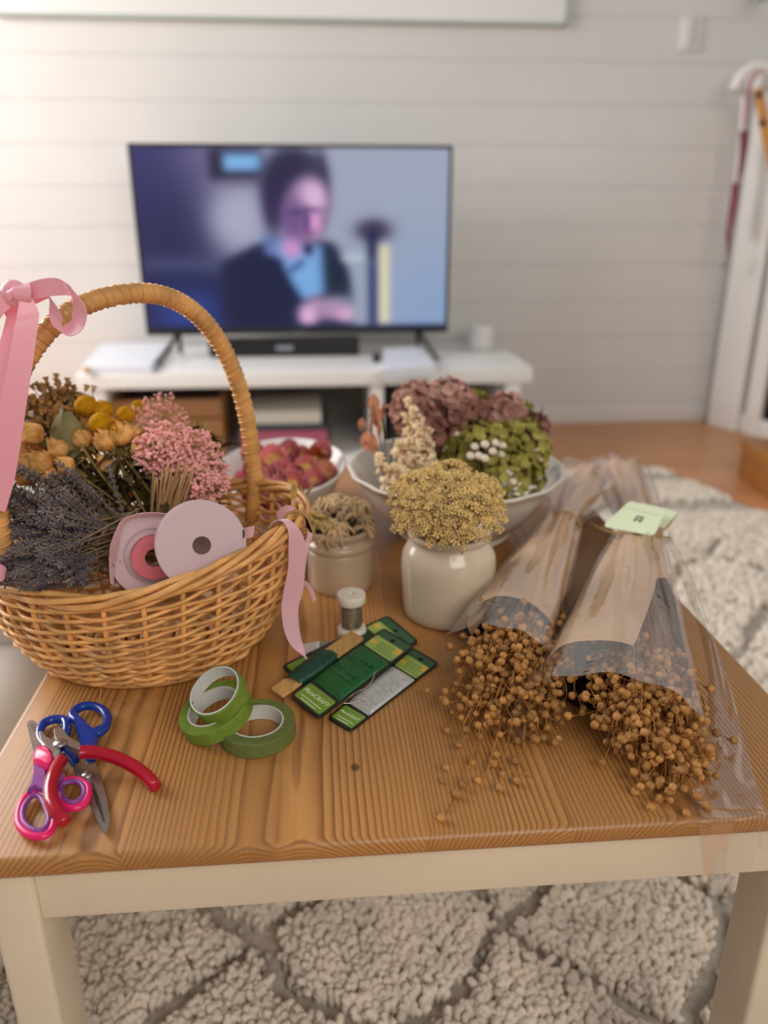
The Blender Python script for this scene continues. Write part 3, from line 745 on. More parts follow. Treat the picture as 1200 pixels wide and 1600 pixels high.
# right loop: out along the top, curling down and back up to the knot
ribbon([(34,446,44,470,yk-0.010),(60,437,62,466,yk-0.014),(84,434,90,462,yk-0.016),(100,440,112,463,yk-0.018),(113,452,114,478,yk-0.018,yk-0.012),(135,486,112,490,yk-0.016,yk-0.004),(128,515,112,500,yk-0.014,yk+0.004),(108,525,98,510,yk-0.008,yk+0.010),(90,514,97,507,yk-0.002,yk+0.016)], 'loop', m_pink, t)
ribbon([(90,514,97,507,yk-0.002,yk+0.016),(82,507,97,500,yk+0.000,yk+0.018),(77,490,96,492,yk+0.002,yk+0.018),(78,470,86,476,yk+0.004,yk+0.016),(70,455,76,466,yk+0.004,yk+0.014),(50,455,56,474,yk+0.002,yk+0.010),(36,452,42,470,yk-0.004,yk+0.004)], 'loop', m_pink, t)
ribbon([(30,448,30,470,yk-0.008),(12,448,14,482,yk-0.012),(-12,462,-6,504,yk-0.014),(-40,480,-30,520,yk-0.010)], 'loop', m_pink, t)
ribbon([(28,446,36,470,yk-0.010,yk+0.004),(16,456,26,482,yk-0.006,yk+0.008),(0,478,12,500,yk-0.004,yk+0.010)], 'loop', m_pink, t)
mb = MB(); mb.ball(kp+Vec((0,-0.010,0.001)), 0.0085, 3, sc=(1.1,0.8,1.1)); mb.build('knot', m_pink, t)
ribbon([(26,444,44,441,yk-0.004),(21,448,47,446,yk-0.016),(20,456,49,456,yk-0.0205),(23,467,47,468,yk-0.0195),(28,475,43,476,yk-0.012)], 'knot_band', m_pink, t, per=4)
ribbon([(12,452,20,446,yk-0.014),(10,460,22,454,yk-0.019),(14,470,24,464,yk-0.018)], 'knot_fold', m_pink, t, per=4)
# long tail falling in front of the basket
ribbon([(33,452,44,452,yk-0.014),(27,490,60,486,yk-0.022,yk-0.016),(22,515,60,502,yk-0.026,yk-0.020),(14,560,53,556,yk-0.030,yk-0.026),(2,620,43,620,yk-0.034),(-8,680,33,690,yk-0.036),(-18,740,22,752,yk-0.034),(-26,790,8,800,yk-0.030)], 'tail', m_pink, t)
ribbon([(16,470,40,470,yk+0.004),(4,520,22,530,yk+0.002),(-14,580,14,590,yk-0.004),(-30,650,4,660,yk-0.01),(-44,720,-6,726,yk-0.012)], 'tail', m_pink, t)
ribbon([(-30,884,-22,916,yk-0.05),(-8,880,-4,910,yk-0.05),(6,884,6,906,yk-0.045),(10,890,9,900,yk-0.04)], 'tail', m_pink, t)

# narrow ribbon that hangs on the floor side, seen under the rim
A0 = at_y(-20, 968, 0.66)
t = thing('narrow_ribbon', A0, 'narrow pink ribbon end showing left of the basket below its rim', 'ribbon')
ribbon([(-30,966,-30,974,0.66),(0,964,0,974,0.655),(12,967,12,975,0.65),(28,963,28,970,0.645),(48,966,46,974,0.64)], 'band', m_pink, t)
mb = MB(); mb.ball(at_y(12, 970, 0.649), 0.0035, 2, sc=(1.6,1,1)); mb.build('crease_knot', m_pink, t)

# ---------------- ribbon tied to the basket's right tip
tp = at_y(447, 812, 0.648)
t = thing('tip_ribbon', tp, 'dusty pink ribbon tied round the right tip of the basket, tail falling down', 'ribbon')
y0 = 0.622
ribbon([(418,826,432,816,y0+0.010,y0+0.012),(427,815,442,811,y0+0.000),(440,814,456,815,y0-0.008),(450,830,472,834,y0-0.012),(451,860,479,862,y0-0.014),(450,890,477,890,y0-0.016),(443,925,473,925,y0-0.019),(440,950,466,952,y0-0.022),(444,985,468,985,y0-0.028),(456,1010,474,1010,y0-0.034),(474,1024,479,1030,y0-0.040)], 'tail', m_mauve, t)
ribbon([(432,802,436,816,y0+0.022),(440,793,446,808,y0+0.018),(452,790,456,806,y0+0.016),(464,797,462,812,y0+0.018),(472,808,466,818,y0+0.020)], 'band', m_mauve, t)
ribbon([(478,820,486,824,y0+0.020),(480,836,488,838,y0+0.012),(476,850,484,850,y0+0.004),(474,880,477,880,y0-0.002),(473,905,476,905,y0-0.006)], 'tail', m_mauve, t)
ribbon([(468,908,471,915,y0-0.006),(478,908,478,916,y0-0.008),(488,920,484,925,y0-0.010),(494,936,489,942,y0-0.012)], 'tail', m_mauve, t)
mb = MB(); mb.ball(at_y(468, 915, y0-0.005), 0.0045, 2, sc=(1,1,0.8)); mb.build('knot', m_mauve, t)
mb = MB()
m_twine = mat('tan_twine', (176,136,84), 0.8)
for k in range(5):
    c_ = at_y(462+k*2, 818+k*5, y0+0.012)
    mb.tube([c_+Vec((0.010*math.cos(a), 0.004, 0.010*math.sin(a))) for a in np.linspace(0, 2*PI, 14, endpoint=False)], 0.0017, n=5, closed=True)
mb.build('binding', m_twine, basket)

# ---------------- spool of pink ribbon standing in the basket
ax = Vec((0.34, -0.90, 0.26)).normalized()
c1, c2 = at_y(239, 868, 0.622), at_y(315, 852, 0.586)
R1 = 0.0365
q = ax.to_track_quat('Z', 'Y').to_matrix().to_4x4()
def disc(par, c, R, hole, th, name, mtl, lab=None):
    mb = MB(); mb.lathe([(hole,-th/2),(R-0.0006,-th/2),(R,-th/4),(R,th/4),(R-0.0006,th/2),(hole,th/2),(hole,-th/2)], (0,0,0), 72)
    M4 = Mat.Translation(c) @ q; mb.v = [M4 @ p for p in mb.v]; o = mb.build(name, mtl, par, smooth=30)
    if lab: o['label'] = lab
    return o
def drum(par, c, r, z0, z1, name, mtl):
    mb = MB(); mb.lathe([(0.0076,z0)]+[(r-0.0003*(k % 2), z0+(z1-z0)*k/16) for k in range(17)]+[(r-0.004,z1+0.0003),(0.0076,z1)], (0,0,0), 64)
    mb.v = [Mat.Translation(c) @ q @ p for p in mb.v]; return mb.build(name, mtl, par, smooth=40)
t = thing('ribbon_spool', Vec((c1.x, c1.y, c1.z-R1)), 'left ribbon spool, its pale card disc showing a wound rose pink band', 'ribbon spool', 'ribbon spools in the basket')
spl = t
disc(t, c1, R1, 0.0075, 0.0022, 'flange', m_card); drum(t, c1, 0.0185, 0.0011, 0.016, 'ribbon_winding', m_rosepink)
mb = MB(); mb.lathe([(0.0245,0.0012),(0.0245,0.0022),(0.0230,0.0022),(0.0230,0.0012)], (0,0,0), 64); mb.v = [Mat.Translation(c1) @ q @ p for p in mb.v]; mb.build('inner_ring', mat('grey_ring', (176,160,168), 0.6), t, smooth=30)
t = thing('ribbon_spool', Vec((c2.x, c2.y, c2.z-R1)), 'right ribbon spool with a plain pale disc and a brown centre hole', 'ribbon spool', 'ribbon spools in the basket')
disc(t, c2, R1, 0.0075, 0.0022, 'flange', m_card); disc(t, c2-ax*0.013, R1, 0.0075, 0.0018, 'flange', m_card); drum(t, c2-ax*0.0125, 0.0275, 0.001, 0.0112, 'ribbon_winding', m_rosepink)
mb = MB(); mb.lathe([(0.0075,-0.006),(0.0075,0.0012),(0.0005,-0.004),(0.0004,-0.006)], (0,0,0), 32); mb.v = [Mat.Translation(c2) @ q @ p for p in mb.v]; mb.build('hub', mat('brown_core', (110,86,80), 0.8), t, smooth=30)['label'] = 'brown card core in the hole'
t = spl
yk2 = 0.60
ribbon([(173,912,178,914,0.585,0.597),(171,880,178,890,0.588,0.602),(174,850,184,856,0.592,0.608),(182,828,192,824,0.597,0.613),(192,812,206,812,0.602,0.618),(214,803,222,809,0.609,0.625),(240,801,244,806,0.617,0.633),(262,803,264,808,0.626,0.642)], 'loose_end', m_mauve, t)
# scrap of ribbon at the right of the spool
c_ = at_y(388, 836, 0.60)
t = thing('ribbon_scrap', c_, 'short scrap of pink ribbon behind the spool near the basket tip', 'ribbon')
ribbon([(376,826,372,840,0.605),(386,824,384,842,0.60),(398,822,396,838,0.60)], 'band', m_mauve, t)
mb = MB(); mb.tube(smooth_path([at_y(377,822,0.604), at_y(381,832,0.598), at_y(380,842,0.598)], 4), 0.0008, n=5); mb.build('hem', mat('dark_thread', (60,50,52), 0.8), t)

# ================================================================ flowers in the basket
m_rose = mat('dried_yellow_rose', (186,126,62), 0.8, 0.2, vscale=120, objvar=0.22, bump=0.4, bscale=300, rgb2=(232,184,112))
m_sepal = mat('dried_sepal', (112,100,58), 0.85, 0.1, var=0.25, vscale=120, objvar=0.2)
m_stemg = mat('olive_stem', (136,118,66), 0.8, 0.1, var=0.2, vscale=40, objvar=0.25)
m_stemd = mat('dark_stem', (84,76,46), 0.85, 0.1, var=0.25, vscale=40, objvar=0.25)
m_crasp = mat('mustard_ball', (196,140,22), 0.9, 0.1, var=0.15, vscale=300, objvar=0.08, bump=0.9, bscale=700)
m_lav = mat('lavender_bud', (132,120,118), 0.95, 0.1, vscale=26, objvar=0.34, sheen=0.15, rgb2=(84,76,86))
m_lavs = mat('lavender_stem', (140,120,90), 0.9, 0.1, objvar=0.2)
m_pinkf = mat('pink_floret', (243,176,172), 0.8, 0.1, var=0.14, vscale=120, objvar=0.10, sheen=0.2)
m_pinks = mat('pale_straw_stem', (196,160,116), 0.8, 0.1, objvar=0.15)
m_stat = mat('brown_papery_floret', (172,132,84), 0.85, 0.1, var=0.4, vscale=160, objvar=0.2)
m_statw = mat('white_papery_floret', (216,200,186), 0.85, 0.1)
m_dkleaf = mat('dark_dry_leaf', (86,76,46), 0.9, 0.1, var=0.3, vscale=80, objvar=0.25)

def petal_bud(rr, R, Hh, layers=3, openn=0.25):
    """a half-open dried bud: overlapping cupped petals round an axis, base at z = 0"""
    mb = MB()
    for l in range(layers):
        n = 3+l; k = (l+1)/layers
        for i in range(n):
            a0 = 2*PI*(i+0.37*l)/n+rr.uniform(-.15,.15); wd = (2*PI/n)*0.72; hh = Hh*(1.05-0.12*l)*rr.uniform(0.9,1.05); op = openn*k*rr.uniform(0.5,1.4)
            def fn(u, v, a0=a0, wd=wd, hh=hh, op=op, k=k):
                prof = math.sin(min(1.0, v*1.15+0.12)*PI*0.62)**0.8*(0.45+0.55*k)
                prof = prof*(1-0.75*(1-op)*(max(0, v-0.5)/0.5)**1.5)+op*0.5*max(0, v-0.6)
                a = a0+(u-0.5)*2*wd*(0.75+0.25*math.sin(PI*v))*(1-0.30*v**6)
                rad = R*prof*(1+0.10*math.cos((u-0.5)*PI)-0.05)
                return Vec((rad*math.cos(a), rad*math.sin(a), hh*v*(1-0.10*abs(u-0.5)*2*v)))
            mb.surf(fn, 6, 7)
    return mb
def leaf_strip(mb, p, d, L, w, rr, curl=0.5):
    d = Vec(d).normalized(); sd = d.cross(Vec((0,0,1))); sd = sd.normalized() if sd.length > 1e-4 else Vec((1,0,0)); up = sd.cross(d)
    A, B = [], []
    for i in range(6):
        s = i/5; c_ = p+d*L*s+up*(-curl*L*s*s); ww = w*math.sin(PI*(0.08+0.92*s)*0.97)
        A.append(c_+sd*ww+up*ww*0.5); B.append(c_-sd*ww+up*ww*0.5)
    mb.strip(A, B)
rose_kinds = []
for k in range(4):
    rr = random.Random(20+k); L = 0.13
    mb = petal_bud(rr, 0.0122, 0.026, 3, 0.15+0.12*k); me1 = mb.mesh('rose_bloom', m_rose, xf=Mat.Translation((0,0,L)))
    mb = MB()
    for i in range(5):
        a = 2*PI*i/5+rr.uniform(-.2,.2); leaf_strip(mb, Vec((0.002*math.cos(a),0.002*math.sin(a),L-0.002)), (math.cos(a),math.sin(a),0.55-0.25*(i%3)), 0.020, 0.0035, rr, 0.5)
    mb.ball((0,0,L), 0.0055, 1, sc=(1,1,0.8)); me2 = mb.mesh('rose_sepals', m_sepal)
    mb = MB(); mb.tube(bez((0.006,0.004,0),(-0.004,0.003,L*0.5),(0,0,L),8), 0.0013, n=5); me3 = mb.mesh('rose_stem', m_stemg)
    mb = MB()
    for i in range(4):
        a = rr.uniform(0, 2*PI); leaf_strip(mb, Vec((0,0,L*(0.45+0.12*i))), (math.cos(a),math.sin(a),0.4), 0.026, 0.0065, rr, 0.8)
    me4 = mb.mesh('rose_leaves', m_dkleaf)
    rose_kinds.append([('bloom', me1), ('sepals', me2), ('stem', me3), ('leaves', me4)])
rose_at = [(77,655,.735,'tallest rose bud of the basket, above the others beside the bow tail'), (48,676,.70,'dried yellow rose bud touching the edge of the pink bow tail'), (127,684,.70,'peach dried rose bud facing out below the mustard balls'),
           (163,686,.70,'dried rose bud hanging sideways under the lowest mustard ball'), (88,700,.685,'reddish dried rose bud in front of the sage leaf'), (100,726,.67,'small dried rose bud drooping just above the lavender'),
           (38,722,.675,'orange dried rose bud low between bow tail and lavender'), (62,722,.675,'wrinkled orange dried rose bud just above the lavender heads'), (162,722,.70,'small pale rose bud hanging among the bare stems'),
           (204,676,.715,'cream dried rose bud beside the pink bunch'), (222,694,.69,'round amber dried rose bud touching the pink bunch'), (188,676,.70,'pale yellow dried rose bud next to the mustard balls'),
           (58,690,.71,'broad tan dried rose bud right of the bow tail'), (34,742,.665,'deep orange dried rose bud beside the lavender tips at the left edge'), (24,704,.69,'tan dried rose bud half covered by the pink bow tail'), (74,744,.672,'brown orange dried rose bud half sunk behind the lavender heads'), (140,664,.745,'half hidden dried rose bud behind the mustard balls')]
rb = random.Random(31)
for i, (px, py, y, lab) in enumerate(rose_at):
    hd = at_y(px, py, y); base = Vec((-0.205+0.25*(hd.x+0.28)+rb.uniform(-.01,.01), 0.70+rb.uniform(-.01,.015), TZ+0.03))
    d = (hd-base).normalized(); d = (d+Vec((rb.uniform(-.25,.25), rb.uniform(-.45,-.1), rb.uniform(-.2,.1)))).normalized() if i != 0 else d
    sc = 0.88+rb.uniform(-.08,.12) if i not in (5, 8) else 0.75
    b0 = hd-d*(0.143*sc)
    inst('dried_rose', aim(b0, hd, rb.uniform(0, 6), sc), rose_kinds[i % 4], lab, 'dried rose', 'dried yellow roses in the basket')
# mustard balls
ck = []
for k in range(2):
    mb = MB(); RND.seed(5+k); mb.ball((0,0,0.128), 0.0092, 4, sc=(1,1,0.93), jit=0.045); me1 = mb.mesh('craspedia_ball', m_crasp)
    mb = MB(); mb.tube(bez((0.004,0,0),(-0.006,0.002,0.06),(0,0,0.122),8), 0.0012, n=5); ck.append([('head', me1), ('stem', mb.mesh('craspedia_stem', m_stemg))])
RND.seed(11)
for i, (px, py, y, sc, lab) in enumerate([(134,634,.735,1.15,'mustard yellow ball flower nearest the bow, highest of the group'), (160,641,.74,1.1,'mustard yellow ball flower behind the topmost pair'), (157,661,.705,1.15,'largest mustard yellow ball flower at the front of the group'),
        (176,666,.715,.85,'small mustard yellow ball flower half covered in the middle of the group'), (196,648,.725,.95,'mustard yellow ball flower beside the pink sprays'), (184,671,.70,.9,'lowest mustard yellow ball flower above the pale rose buds'), (218,637,.80,.95,'mustard yellow ball flower behind the pink sprays')]):
    hd = at_y(px, py, y); base = Vec((-0.20+rb.uniform(-.02,.02), 0.70, TZ+0.035)); d = (hd-base).normalized()
    inst('craspedia', aim(hd-d*0.128*sc, hd, rb.uniform(0,6), sc), ck[i % 2], lab, 'dried flower', 'mustard ball flowers in the basket')
# brown papery statice
stk = []
for k in range(3):
    rr = random.Random(50+k); mb = MB(); mw = MB(); ms = MB(); L = 0.12
    ms.tube(bez((0,0,0),(0.004,-0.003,L*0.5),(0,0,L),7), 0.0011, n=5)
    for i in range(34):
        p = Vec((rr.gauss(0,.011), rr.gauss(0,.011), L+rr.uniform(-.022,.012))); ms.tube([Vec((0,0,L-0.03)), p], 0.0005, n=3, cap=False)
        tgt = mw if rr.random() < 0.2 else mb
        d = (p-Vec((0,0,L-.03))).normalized(); qq = d.to_track_quat('Z','Y').to_matrix()
        def fn(u, v, p=p, qq=qq):
            a = 2*PI*u; r = 0.0010+0.0024*v**0.8*(1+0.22*math.sin(5*a)); return p+qq @ Vec((r*math.cos(a), r*math.sin(a), 0.0042*v))
        tgt.surf(fn, 10, 4, True)
        mb.ball(p, 0.0022, 1)
    stk.append([('blossoms', mb.mesh('statice_blossoms', m_stat)), ('white_blossoms', mw.mesh('statice_white', m_statw)), ('stem', ms.mesh('statice_stem', m_stemd))])
for i, (px, py, y) in enumerate([(50,630,.76),(66,625,.78),(82,620,.79),(96,622,.785),(60,640,.75),(96,638,.77),(112,630,.785),(116,648,.76),(84,640,.77),(120,662,.745),(45,655,.72),(130,650,.78),(30,650,.73),(104,660,.75)]):
    hd = at_y(px, py, y); base = Vec((-0.215, 0.71, TZ+0.035)); d = (hd-base).normalized()
    inst('statice_sprig', aim(hd-d*0.12, hd, rb.uniform(0,6)), stk[i % 3], 'brown papery flower sprig behind the yellow roses in the basket', 'dried flower', 'brown papery sprigs in the basket')
# loose leafy stems filling the bunch
lk = []
for k in range(3):
    rr = random.Random(70+k); ms = MB(); ml = MB(); L = 0.115
    P = bez((0,0,0),(rr.uniform(-.008,.008),0.004,L*.5),(0.003,0,L),10); ms.tube(P, 0.0013, n=5)
    for i in range(6):
        a = rr.uniform(0,2*PI); leaf_strip(ml, P[3+i], (math.cos(a),math.sin(a),0.5), rr.uniform(.016,.028), 0.0055, rr, rr.uniform(.3,1.0))
    lk.append([('stem', ms.mesh('leafy_stem', m_stemg)), ('leaves', ml.mesh('leafy_leaves', m_dkleaf))])
for i in range(40):
    px = rb.uniform(28, 245); py = rb.uniform(692, 738); y = rb.uniform(.685,.745)
    hd = at_y(px, py, y); base = Vec((-0.175+0.35*(hd.x+0.22), 0.685+rb.uniform(-.02,.02), TZ+0.05)); d = (hd-base).normalized()
    inst('leafy_sprig', aim(hd-d*0.115, hd, rb.uniform(0,6)), lk[i % 3], 'bare olive stem with shrivelled dark leaves under the yellow roses', 'dried stem', 'leafy stems below the roses')
for i in range(10):
    px = rb.uniform(300, 352); py = rb.uniform(645, 690); hd = at_y(px, py, rb.uniform(.77,.80)); base = Vec((-0.17, 0.715, TZ+0.05)); d = (hd-base).normalized()
    inst('leafy_sprig', aim(hd-d*0.115, hd, rb.uniform(0,6), 0.95), lk[i % 3], 'dark leafy stem behind the pink bunch next to the handle', 'dried stem', 'dark stems behind the pink bunch')
mb = MB()
p = at_y(98, 690, 0.69)
t = thing('sage_leaf', p, 'single flat grey green leaf among the yellow roses', 'leaf')
def fn(u, v):
    w = 0.016*math.sin(PI*(0.05+0.9*v))**0.8; return p+Vec(((u-0.5)*2*w, 0.006*abs(u-.5)*2+0.01*v, -0.02+0.045*v))
mb.surf(fn, 7, 9); mb.build('blade', mat('sage_leaf_green', (132,126,84), 0.8, var=0.15, vscale=60), t)
mb = MB(); mb.tube([p+Vec((0,0.002,-0.02)), p+Vec((0.004,0.006,-0.06))], 0.0010, n=5); mb.build('stalk', m_stemg, t)
# pink bunch
pk = []
for k in range(5):
    rr = random.Random(90+k); mb = MB(); ms = MB(); L = 0.105
    P = bez((0,0,0),(rr.uniform(-.004,.004),rr.uniform(-.004,.004),L*.5),(0,0,L),7); ms.tube(P, 0.0009, n=4)
    for i in range(46):
        s = rr.random(); z = L-0.034*s; r_ = 0.0045+0.0095*math.sin(PI*min(1, s+0.15))
        a = rr.uniform(0, 2*PI); p = Vec((r_*math.cos(a), r_*math.sin(a), z+rr.uniform(0,.004)))
        ms.tube([Vec((0,0,z-0.010)), p], 0.00035, n=3, cap=False)
        for q_ in range(3): mb.ball(p+Vec((rr.uniform(-.0016,.0016), rr.uniform(-.0016,.0016), rr.uniform(-.0012,.0016))), rr.uniform(.0011,.0019), 1)
    pk.append([('blossoms', mb.mesh('pink_blossoms', m_pinkf)), ('stem', ms.mesh('pink_stem', m_pinks))])
rp = random.Random(5)
for i in range(44):
    u = rp.random(); v = rp.random()
    px = 232+112*u; top = 652+34*abs(u-0.3)*1.6; py = top+v**1.2*62
    if px < 262 and py > 700: py -= 30
    hd = at_y(px, py, 0.72-0.05*v+rp.uniform(-.01,.01)+0.03*u)
    base = at_y(268+ (px-288)*0.34, 815, 0.70); d = (hd-base).normalized()
    inst('pink_sprig', aim(hd-d*0.105, hd, rp.uniform(0,6)), pk[i % 5], 'pink fluffy flower sprig in the bunch beside the basket handle', 'dried flower', 'pink sprigs in the basket')
for (px, py, y) in ((216,632,.77),(236,618,.79),(240,630,.79),(258,612,.80),(276,634,.80),(283,648,.78),(230,650,.76),(222,660,.75)):
    hd = at_y(px, py, y); base = Vec((-0.20,0.70,TZ+0.05)); d = (hd-base).normalized()
    inst('pink_sprig', aim(hd-d*0.09*0.72, hd, rp.uniform(0,6), 0.6), pk[i % 5], 'small loose pink sprig rising above the pink bunch', 'dried flower', 'loose pink sprigs above the bunch')
sk = MB()
sk.tube(bez((0,0,0),(0.003,0.002,0.05),(0.0,0.0,0.10),8), 0.0010, n=5); me_s = sk.mesh('bare_straw', m_pinks)
for i in range(26):
    px = rp.uniform(232, 305); hd = at_y(px+rp.uniform(-6,6), rp.uniform(722,748), rp.uniform(.655,.68)); base = at_y(250+(px-268)*0.5, 830, 0.68); d = (hd-base).normalized()
    inst('straw', aim(hd-d*0.10, hd, rp.uniform(0,6)), [('stalk', me_s)], 'bare pale straw stem under the pink bunch', 'dried stem', 'straw stems under the pink bunch')
# lavender
lvk = []
for k in range(6):
    rr = random.Random(130+k); mb = MB(); ms = MB(); L = 0.150; SL = rr.uniform(.048,.066)
    P = bez((0,0,0),(rr.uniform(-.008,.008),rr.uniform(-.008,.008),L*.55),(rr.uniform(-.004,.004),0,L),12); ms.tube(P, 0.0010, n=4)
    nw = 9
    for w in range(nw):
        s = 1-(SL/L)*(w/(nw-1))**1.15; idx = s*(len(P)-1); i0 = min(len(P)-2, int(idx)); c_ = P[i0].lerp(P[i0+1], idx-i0)
        m = 4 if w < 2 else rr.randint(5, 7)
        for j in range(m):
            a = 2*PI*j/m+rr.uniform(-.4,.4); d = Vec((math.cos(a), math.sin(a), rr.uniform(.6,1.3))).normalized()
            qq = d.to_track_quat('Z','Y').to_matrix(); mb.ball(c_+d*0.0027, rr.uniform(.0012,.0016), 1, sc=(0.8,0.8,1.9), rot=qq)
        if rr.random() < 0.5:
            a = rr.uniform(0,2*PI); leaf_strip(mb, c_, (math.cos(a),math.sin(a),0.8), 0.006, 0.0009, rr, 0.2)
    for j in range(2):
        a = rr.uniform(0,2*PI); leaf_strip(ms, P[3+j*2], (math.cos(a),math.sin(a),1.2), 0.022, 0.0010, rr, 0.2)
    lvk.append([('blossoms', mb.mesh('lavender_blossoms', m_lav)), ('stem', ms.mesh('lavender_stem', m_lavs))])
rv = random.Random(17)
for i in range(150):
    v = rv.random(); u = rv.random()
    # heads fan from the upper left down to the rim at the left, roots gather at the spool
    ty = 726+190*v; tx = -30+150*u*(1-0.30*v)
    if ty < 800: tx = max(tx, -4+ (800-ty)*0.05)
    if rv.random() < 0.25: tx += 60*rv.random()
    y = 0.655-0.125*v+rv.uniform(-.012,.012)
    hd = at_y(tx, ty, y)
    rt = at_y(196+rv.uniform(-30,34)*(1-0.75*v)-22*v, 836+rv.uniform(-18,62)*(0.4+0.6*v), 0.668-0.03*v+rv.uniform(-.010,.012))
    d = (hd-rt).normalized(); d = (d+Vec((rv.uniform(-.10,.10), rv.uniform(-.10,.10), rv.uniform(-.10,.16)))).normalized()
    sc = rv.uniform(.85,1.05)
    inst('lavender_sprig', aim(hd-d*0.15*sc, hd, rv.uniform(0,6), sc), lvk[i % 6], 'grey purple lavender sprig in the bunch lying over the left of the basket', 'lavender', 'lavender sprigs in the basket')
# ================================================================ pots and bowls
m_inner = mat('dark_pot_inside', (120,104,86), 0.6)
def pot(name, c, prof, mtl, label, cat, n=48):
    t = thing(name, c, label, cat)
    mb = MB(); mb.lathe(prof, c, n); mb.build('body', mtl, t, smooth=50); return t
# tall jar
b = T(703, 987); jc = Vec((b.x, b.y+0.041, TZ+0.0005))
def jy(px, py): return at_y(px, py, jc.y)
jr = (jy(776, 880).x-jy(629, 880).x)/2; jh = jy(703, 829).z-TZ
S_ = jr
prof = [(0,0),(S_*0.86,0),(S_*0.93,0.003),(S_*0.955,0.012),(S_*1.0,jh*0.55),(S_*1.0,jh*0.66),(S_*0.97,jh*0.75),(S_*0.90,jh*0.82),(S_*0.835,jh*0.865),(S_*0.80,jh*0.90),(S_*0.81,jh*0.925),(S_*0.865,jh*0.945),(S_*0.875,jh*0.975),(S_*0.85,jh),(S_*0.78,jh*0.995),(S_*0.76,jh*0.95),(S_*0.76,jh*0.86),(S_*0.9,jh*0.72),(S_*0.9,0.01),(0,0.006)]
pot('stoneware_jar', jc, prof, m_stone, 'tall glossy beige stoneware jar holding the tan yarrow', 'jar')
# crock
b = T(530, 934); cc = Vec((b.x, b.y+0.033, TZ+0.0005))
def cy(px, py): return at_y(px, py, cc.y)
cr_ = (cy(581, 890).x-cy(479, 890).x)/2; chh = cy(530, 822).z-TZ
prof = [(0,0),(cr_*0.93,0),(cr_*0.98,0.003),(cr_*1.0,0.008),(cr_*1.0,chh*0.64),(cr_*0.985,chh*0.66),(cr_*0.97,chh*0.665),(cr_*0.985,chh*0.675),(cr_*1.02,chh*0.70),(cr_*1.02,chh*0.77),(cr_*0.96,chh*0.80),(cr_*0.90,chh*0.83),(cr_*0.90,chh*0.88),(cr_*0.965,chh*0.92),(cr_*0.985,chh*0.96),(cr_*0.96,chh),(cr_*0.88,chh*0.995),(cr_*0.85,chh*0.95),(cr_*0.85,0.01),(0,0.006)]
pot('stoneware_crock', cc, prof, m_stone2, 'short ridged stoneware crock filled with curly dried seedheads', 'crock')
# small pot almost hidden behind the basket tip
pe = T(449, 896); pc = Vec((pe.x-0.030, pe.y+0.022, TZ+0.0005))
prof = [(0,0),(0.032,0),(0.034,0.004),(0.034,0.045),(0.036,0.048),(0.036,0.054),(0.033,0.056),(0.030,0.053),(0.030,0.01),(0,0.006)]
pot('small_pot', pc, prof, m_stone2, 'small stoneware pot almost hidden between basket tip and ridged crock', 'pot')
# wide ironstone bowl
RH = 0.088
bl_, brr = at_z(545, 720, TZ+RH), at_z(882, 730, TZ+RH)
bw = (brr-bl_).length/2; bf = at_z(715, 787, TZ+RH); bcx = (bl_.x+brr.x)/2; bcy = (bl_.y+brr.y)/2
by_ = max(0.09, bcy-bf.y); bc = Vec((bcx, bcy, TZ+0.0005))
def scal(a, z): return 1+0.012*math.cos(16*a)*max(0, (z-0.02)/RH)
kk = by_/bw
R_ = bw
prof = [(0,0),(R_*0.50,0),(R_*0.53,0.004),(R_*0.55,0.010),(R_*0.66,0.022),(R_*0.80,RH*0.5),(R_*0.90,RH*0.78),(R_*0.955,RH*0.93),(R_*0.995,RH*0.96),(R_*1.0,RH*0.985),(R_*0.985,RH),(R_*0.955,RH*0.985),(R_*0.92,RH*0.92),(R_*0.86,RH*0.78),(R_*0.76,RH*0.5),(R_*0.60,0.026),(R_*0.4,0.012),(0,0.010)]
t = thing('serving_bowl', bc, 'wide scalloped ironstone bowl heaped with dried hydrangea behind the jar', 'bowl')
mb = MB(); mb.lathe(prof, bc, 96, sx=1.0, sy=kk, rim=scal); mb.build('body', m_bowl, t, smooth=60)
mb = MB(); mb.tube([bc+Vec((R_*0.525*math.cos(a), R_*0.525*kk*math.sin(a), 0.004)) for a in np.linspace(0,2*PI,60,endpoint=False)], 0.004, n=6, closed=True); mb.build('foot_ring', m_bowl, t)
# smaller white bowl
RH2 = 0.070
q_r, q_f = at_z(541, 722, TZ+RH2), at_z(470, 777, TZ+RH2); q_b = at_z(450, 684, TZ+RH2)
r2 = 0.086; c2_ = Vec((q_r.x-r2, (q_f.y+q_b.y)/2, TZ+0.0005)); k2 = (q_b.y-q_f.y)/2/r2
prof = [(0,0),(r2*0.45,0),(r2*0.48,0.004),(r2*0.62,0.014),(r2*0.82,RH2*0.5),(r2*0.95,RH2*0.88),(r2*0.995,RH2*0.95),(r2,RH2*0.98),(r2*0.98,RH2),(r2*0.945,RH2*0.975),(r2*0.90,RH2*0.86),(r2*0.77,RH2*0.5),(r2*0.55,0.02),(0,0.009)]
t = thing('oval_dish', c2_, 'oval white dish of crimson strawflowers behind the basket handle', 'bowl')
mb = MB(); mb.lathe(prof, c2_, 72, sx=1, sy=k2); mb.build('body', m_white, t, smooth=60)
mb = MB(); mb.tube([c2_+Vec((r2*0.465*math.cos(a), r2*0.465*k2*math.sin(a), 0.0038)) for a in np.linspace(0,2*PI,50,endpoint=False)], 0.0036, n=6, closed=True); mb.build('foot_ring', m_white, t)

